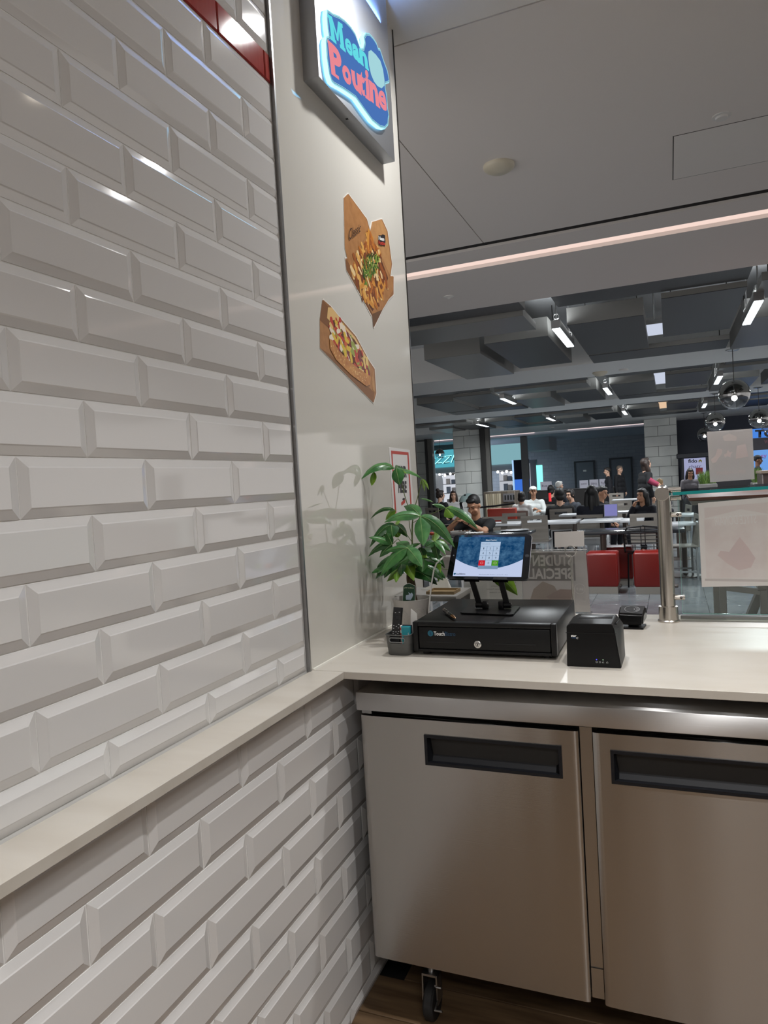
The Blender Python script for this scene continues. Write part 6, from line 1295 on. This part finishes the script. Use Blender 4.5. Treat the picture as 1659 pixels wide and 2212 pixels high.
    vox('body',B,vs*.8,mk,P,fingers)
    cname = 'cloth_%d_%d_%d'%top_c; vox('top',T,vs,mat(cname,top_c,.85),P)
    if legs:
        vox('trousers',TR_,vs*1.2,mat('cloth_%d_%d_%d'%pants,pants,.85),P); [vox('shoe',SH[k:k+2],vs*1.1,mat('shoe_%d_%d_%d'%shoes,shoes,.6),P) for k in (0,2)]
    hm = mat('hair_%d_%d_%d'%hair_c,hair_c,.55)
    Hh = [('b',Hb(0,.026,.046),(.081*s,.094*s,.094*s),HM)]
    if hair != 'cap': Hh += [('b',Hb(0,-.035,.098),(.062*s,.050*s,.030*s),HM)]
    if hair in ('bob','long','bun','mid'): Hh += [('b',Hb(.058,.012,.02),(.028*s,.062*s,.075*s),HM),('b',Hb(-.058,.012,.02),(.028*s,.062*s,.075*s),HM)]
    if hair == 'bun': Hh += [('b',Hb(0,.07,.135),(.050*s,.050*s,.046*s),HM),('b',Hb(0,.07,-.02),(.06*s,.05*s,.06*s),HM)]
    if hair == 'bob': Hh += [('b',Hb(0,.035,-.045),(.090*s,.085*s,.085*s),HM)]
    if hair == 'mid': Hh += [('b',Hb(0,.05,-.03),(.080*s,.060*s,.07*s),HM)]
    if hair == 'long':
        for sd in (1,-1,0): Hh += [('c',Hb(sd*.062,.045-.0*abs(sd),.02),.040*s,Hb(sd*.075,.035+.03*(sd==0),-.12),.046*s),('c',Hb(sd*.075,.035+.03*(sd==0),-.12),.046*s,Hb(sd*.07,.05+.03*(sd==0),-.30),.034*s)]
    vox('hair',Hh,vs*.8,hm,P)
    if hair == 'cap':
        cm = mat('cap_white',(214,214,210),.8) if top_c[0] > 100 else mat('cap_black',(20,20,24),.8)
        c = vox('cap',[('b',Hb(0,.018,.075),(.088*s,.102*s,.068*s),HM)],vs*.8,cm,P)
        G().hexa([Hb(-.06,-.06,.070),Hb(.06,-.06,.070),Hb(.045,-.165,.055),Hb(-.045,-.165,.055),Hb(-.06,-.06,.080),Hb(.06,-.06,.080),Hb(.045,-.165,.063),Hb(-.045,-.165,.063)]).obj('brim', cm, c, True)
    dk = mat('eye_dark',(26,20,18),.25); lipm = mat('lip_%s'%skin,tuple(int(c*.78) if i else int(c*.88) for i,c in enumerate(SK[skin])),.45)
    for sd in (1,-1):
        G().ball(Hb(sd*.031,-.081,.010),(.0125*s,.007*s,.0055*s),10,HM).obj('eye', dk, P, True)
        G().tube([Hb(sd*.014,-.089,.034),Hb(sd*.034,-.087,.040),Hb(sd*.050,-.076,.034)],.0042*s,6).obj('eyebrow', hm, P, True)
    G().ball(Hb(0,-.084,-.055),(.022*s,.008*s,.0075*s),12,HM).obj('mouth', lipm, P, True)
    P['_hc'] = tuple(loc+RM@hc); return P, (lambda x,y,z: loc+RM@Hb(x,y,z)), RM
def child(o): return o
def seat(P,zt,lb_):
    c = CHAIR.get(lb_) or copytree(CH); c['label'] = lb_
    c.location = (P.location.x,P.location.y,0); c.rotation_euler = (0,0,P.rotation_euler.z+PI); c.scale = (1.04,1,zt/.86)
    b = Matrix.Rotation(P.rotation_euler.z,3,'Z')@Vector((0,.03,0)); c.location.x += b.x; c.location.y += b.y
# man eating, nearest
mx = (-1.5386,8.35,1.2695)
man,HB,RM = person('person in black t-shirt eating with chopsticks and reading a phone at the dark table', mx, 0, True, 1.11, .42, -14, 30, (17,17,20), (40,42,50), 'mid', 'short', (16,14,14), 'short',
    aR=('w',(-1.6815,8.12,0.9669),(-1.8598,8.24,0.8219)), aL=('w',(-1.5165,8.06,0.9288),(-1.3618,8.2,0.7981)), vs=.010)
seat(man,.80,'grey chair under the phone man')
rh,lh = Vector((-1.6372,8.06,0.9996)),Vector((-1.5664,8,0.9588))
t = thing('chopsticks','pair of wooden chopsticks in the hand of the eating man','chopsticks',rh)
a_,b_ = Vector((-1.7539,8.1,0.928)),Vector((-1.5636,7.98,1.02))
for k in (0,1): G().tube([a_+Vector((0,0,.006*k)),b_+Vector((0,0,.010*k))],[.0045,.003],8).obj('chopstick', mat('chopstick_wood',(206,176,132),.5), t)
t = thing('phone','dark phone held by the eating man','phone',lh)
u_ = Vector((.62,.15,-.72)).normalized(); w_v = Vector((.6,-.55,.5)); w_v = (w_v-u_*w_v.dot(u_)).normalized(); n_v = u_.cross(w_v); c0 = Vector((-1.5467,8.02,0.9688))
G().hexa([c0+u_*a*.072+w_v*b*.035+n_v*c for c in (-.004,.004) for a,b in ((-1,-1),(1,-1),(1,1),(-1,1))]).obj('phone_body', mat('phone_black',(22,22,26),.3), t)
q_,_,_ = person('person with dark hair in a bun and black top seated at the left', (-4.2758,15.6,1.2987), 155, True, 1.0, .1, -30, 0, (18,18,22), hair='bun', hair_c=(34,22,18))
seat(q_,0.890,'grey chair at the left under the woman with a bun')
q_,_,_ = person('person with long brown hair facing us beside the woman with a bun', (-4.2339,16.6,1.2581), 10, True, .97, .12, 5, 0, (214,212,212), hair='long', hair_c=(52,34,26), skin='light')
seat(q_,0.820,'grey chair under the girl with long brown hair')
kid,_,_ = person('child with black bob hair in a white hoodie, back turned', (-1.8997,13.6,1.2006), 172, True, .86, .05, 0, 0, (206,206,204), hair='bob', hair_c=(12,11,12))
seat(kid,0.820,'grey chair under the child in the white hoodie')
q_,_,_ = person('person in white cap and white jacket holding food, facing us', (-1.9471,15.2,1.2728), 4, True, 1.0, .08, 12, -4, (204,208,206), hair='cap', hair_c=(70,50,40), skin='mid', aR=(.02,-.34,.30), aL=(.16,-.36,.26))
seat(q_,0.800,'grey chair under the person in white cap and jacket')
p_,_,_ = person('person with black hood and red stripe on the back, behind the big dark coat', (-1.73,16.4,1.2685), 160, True, 1.02, .0, 0, 0, (14,14,18), hair='mid', hair_c=(10,10,11))
seat(p_,0.820,'grey chair under the black hooded person')
def to_local(P,v): return Matrix.Rotation(-P.rotation_euler.z,3,'Z')@(Vector(v)-P.location)
sc_r = Vector((-1.7111,16.05,0.99)); g = G(); g.tube([to_local(p_,sc_r+Vector((0,0,.10))),to_local(p_,sc_r-Vector((0,0,.10)))],.032,8); g.obj('reflective_strip', mat('red_reflector',(226,50,56),.4,emit=.35,ec=(236,50,56)), p_, True)
q_,_,_ = person('person with white hair turned to the right behind the dark coat', (-1.8565,18.6,1.3319), 130, True, 1.03, .0, 0, 0, (40,42,50), hair='short', hair_c=(206,204,200))
seat(q_,0.820,'grey chair under the white haired person')
q_,_,_ = person('person in a big black coat, back turned, between the cap wearer and glasses girl', (-1.1494,13.7,1.2345), -170, True, 1.18, .14, 10, 0, (11,11,14), hair='mid', hair_c=(9,9,10))
seat(q_,0.825,'grey chair under the person in the big dark coat')
gp_,HB,RM = person('person with glasses and tied dark hair resting mouth on a white cuffed hand', (-1.1092,15,1.1713), -38, True, .98, .22, 0, 8, (56,60,68), hair='mid', hair_c=(24,19,18), aR=(-.03,-.36,.44), aL=(.20,-.38,.14))
seat(gp_,0.780,'grey chair under the person with glasses')
for sd in (1,-1):
    G().ring((0,0,0),.022,.0022,18,6,'Y').obj('glasses', mat('glasses_frame',(60,50,46),.3), gp_, True).matrix_local = Matrix.Translation(gp_.matrix_local.inverted()@Vector(HB(sd*.031,-.094,.006)) if False else RM.transposed()@(Vector(HB(sd*.031,-.094,.006))-gp_.location))
q_,_,_ = person('person with very long black hair and navy jacket, back turned, before the laptop', (-0.345,11.9,1.2746), 176, True, 1.12, .05, 0, 0, (15,18,32), hair='long', hair_c=(8,8,9), pants=(216,218,220))
seat(q_,0.786,'grey chair under the seated person with long black hair')
q_,_,_ = person('person with dark hair in black behind the laptop, facing right', (-0.2977,13.6,1.2281), 62, True, 1.05, .18, 0, 12, (14,15,20), hair='short', hair_c=(14,13,13), skin='mid')
seat(q_,0.800,'grey chair under the person behind the laptop')
q_,_,_ = person('person with long black hair in navy resting the chin on a hand', (0.4413,12.9,1.1606), -22, True, 1.05, .20, -8, 4, (16,17,28), hair='long', hair_c=(12,10,11), skin='mid', aR=(-.075,-.31,.50), aL=(.14,-.40,.16))
seat(q_,0.780,'grey chair under the girl resting her chin')
wm_,_,_ = person('standing person with long brown hair, black top and a pink sleeve, looking right', (0.4321,15.2,1.7473), 118, False, 1.02, .06, 8, -14, (14,14,18), hair='long', hair_c=(46,32,26), aL=('w',(0.716,14.9,1.1749)), aR=(-.24,-.05,.0))
G().tube([to_local(wm_,p) for p in [(0.5222,14.9,1.2822),(0.6099,14.9,1.2193),(0.6981,14.9,1.1758)]],[.066,.060,.050],12).obj('pink_sleeve', mat('pink_cloth',(150,52,80),.8), wm_, True)
person('standing person in dark clothes with glasses far back, facing left', (-0.913,22.6,1.6601), -75, False, .96, .05, 0, 6, (24,25,32), hair='short', hair_c=(34,28,26))
person('standing person with light hair in black far back, facing right', (-0.5464,22.8,1.6963), 60, False, .98, .03, 0, 4, (16,17,22), hair='short', hair_c=(96,84,74))
q_,_,_ = person('person with short blond hair seen behind the steel guard post', (0.6903,18,1.2663), 160, True, 1.0, .05, 0, 6, (60,64,74), hair='short', hair_c=(150,122,84))
seat(q_,0.800,'grey chair under the blond haired person')
person('person with long dark hair in grey looking down at the table before the kiosk', (1.4354,19.6,1.4758), 8, True, 1.0, .22, 0, 22, (96,92,96), hair='long', hair_c=(24,18,18), skin='tan', fwd=.36)
person('worker in black cap and black shirt standing before the blue screens', (3.0794,20,1.712), 78, False, .98, .0, 0, 4, (14,15,22), hair='cap', hair_c=(16,16,18), skin='dark', sleeve='short')
# folding stroller behind the eating man
sq = [(-1.9461,9.6,1.2885),(-2.0216,9.6,0.9802),(-1.8064,9.6,1.0634),(-1.513,9.6,1.0789),(-1.2181,9.6,1.1075)]
st_ = thing('stroller','black folding stroller with pale teal hood behind the eating man','stroller',(sq[1][0],9.7,0)); bx_,bz_ = sq[0][0],sq[0][2]
hd_ = G().lathe([(max(.15*math.sin(a),.001),.13*math.cos(a)) for a in [PI*.5*k/8 for k in range(9)]],(bx_,9.7,bz_-.13),20).obj('hood', mat('pale_teal_cloth',(150,172,172),.7), st_)
wmt = MAT['black_wire']
G().tube([sq[1],(bx_-.12,9.66,bz_-.15),(bx_-.02,9.62,bz_-.02)],.022,8).tube([(bx_-.1,9.66,bz_-.2),(bx_-.05,9.7,.45),(bx_+.1,9.7,.10)],.014,8).tube([(bx_+.15,9.7,bz_-.15),(bx_+.1,9.7,.4),(bx_-.2,9.7,.10)],.014,8).obj('frame', wmt, st_)
G().tube(sq[2:],.014,8).tube([sq[2],(bx_+.13,9.65,bz_-.17)],.014,8).obj('handle', wmt, st_)
for x in (bx_+.1,bx_-.2): G().lathe([(0,-.02),(.08,-.02),(.085,0),(.08,.02),(0,.02)],(x,9.7,.0855),18,axis='X').obj('wheel', MAT['black_rubber'], st_)
for o in list(bpy.data.objects):
    if '_hc' in o.keys(): del o['_hc']

bpy.data.scenes.remove(TS)
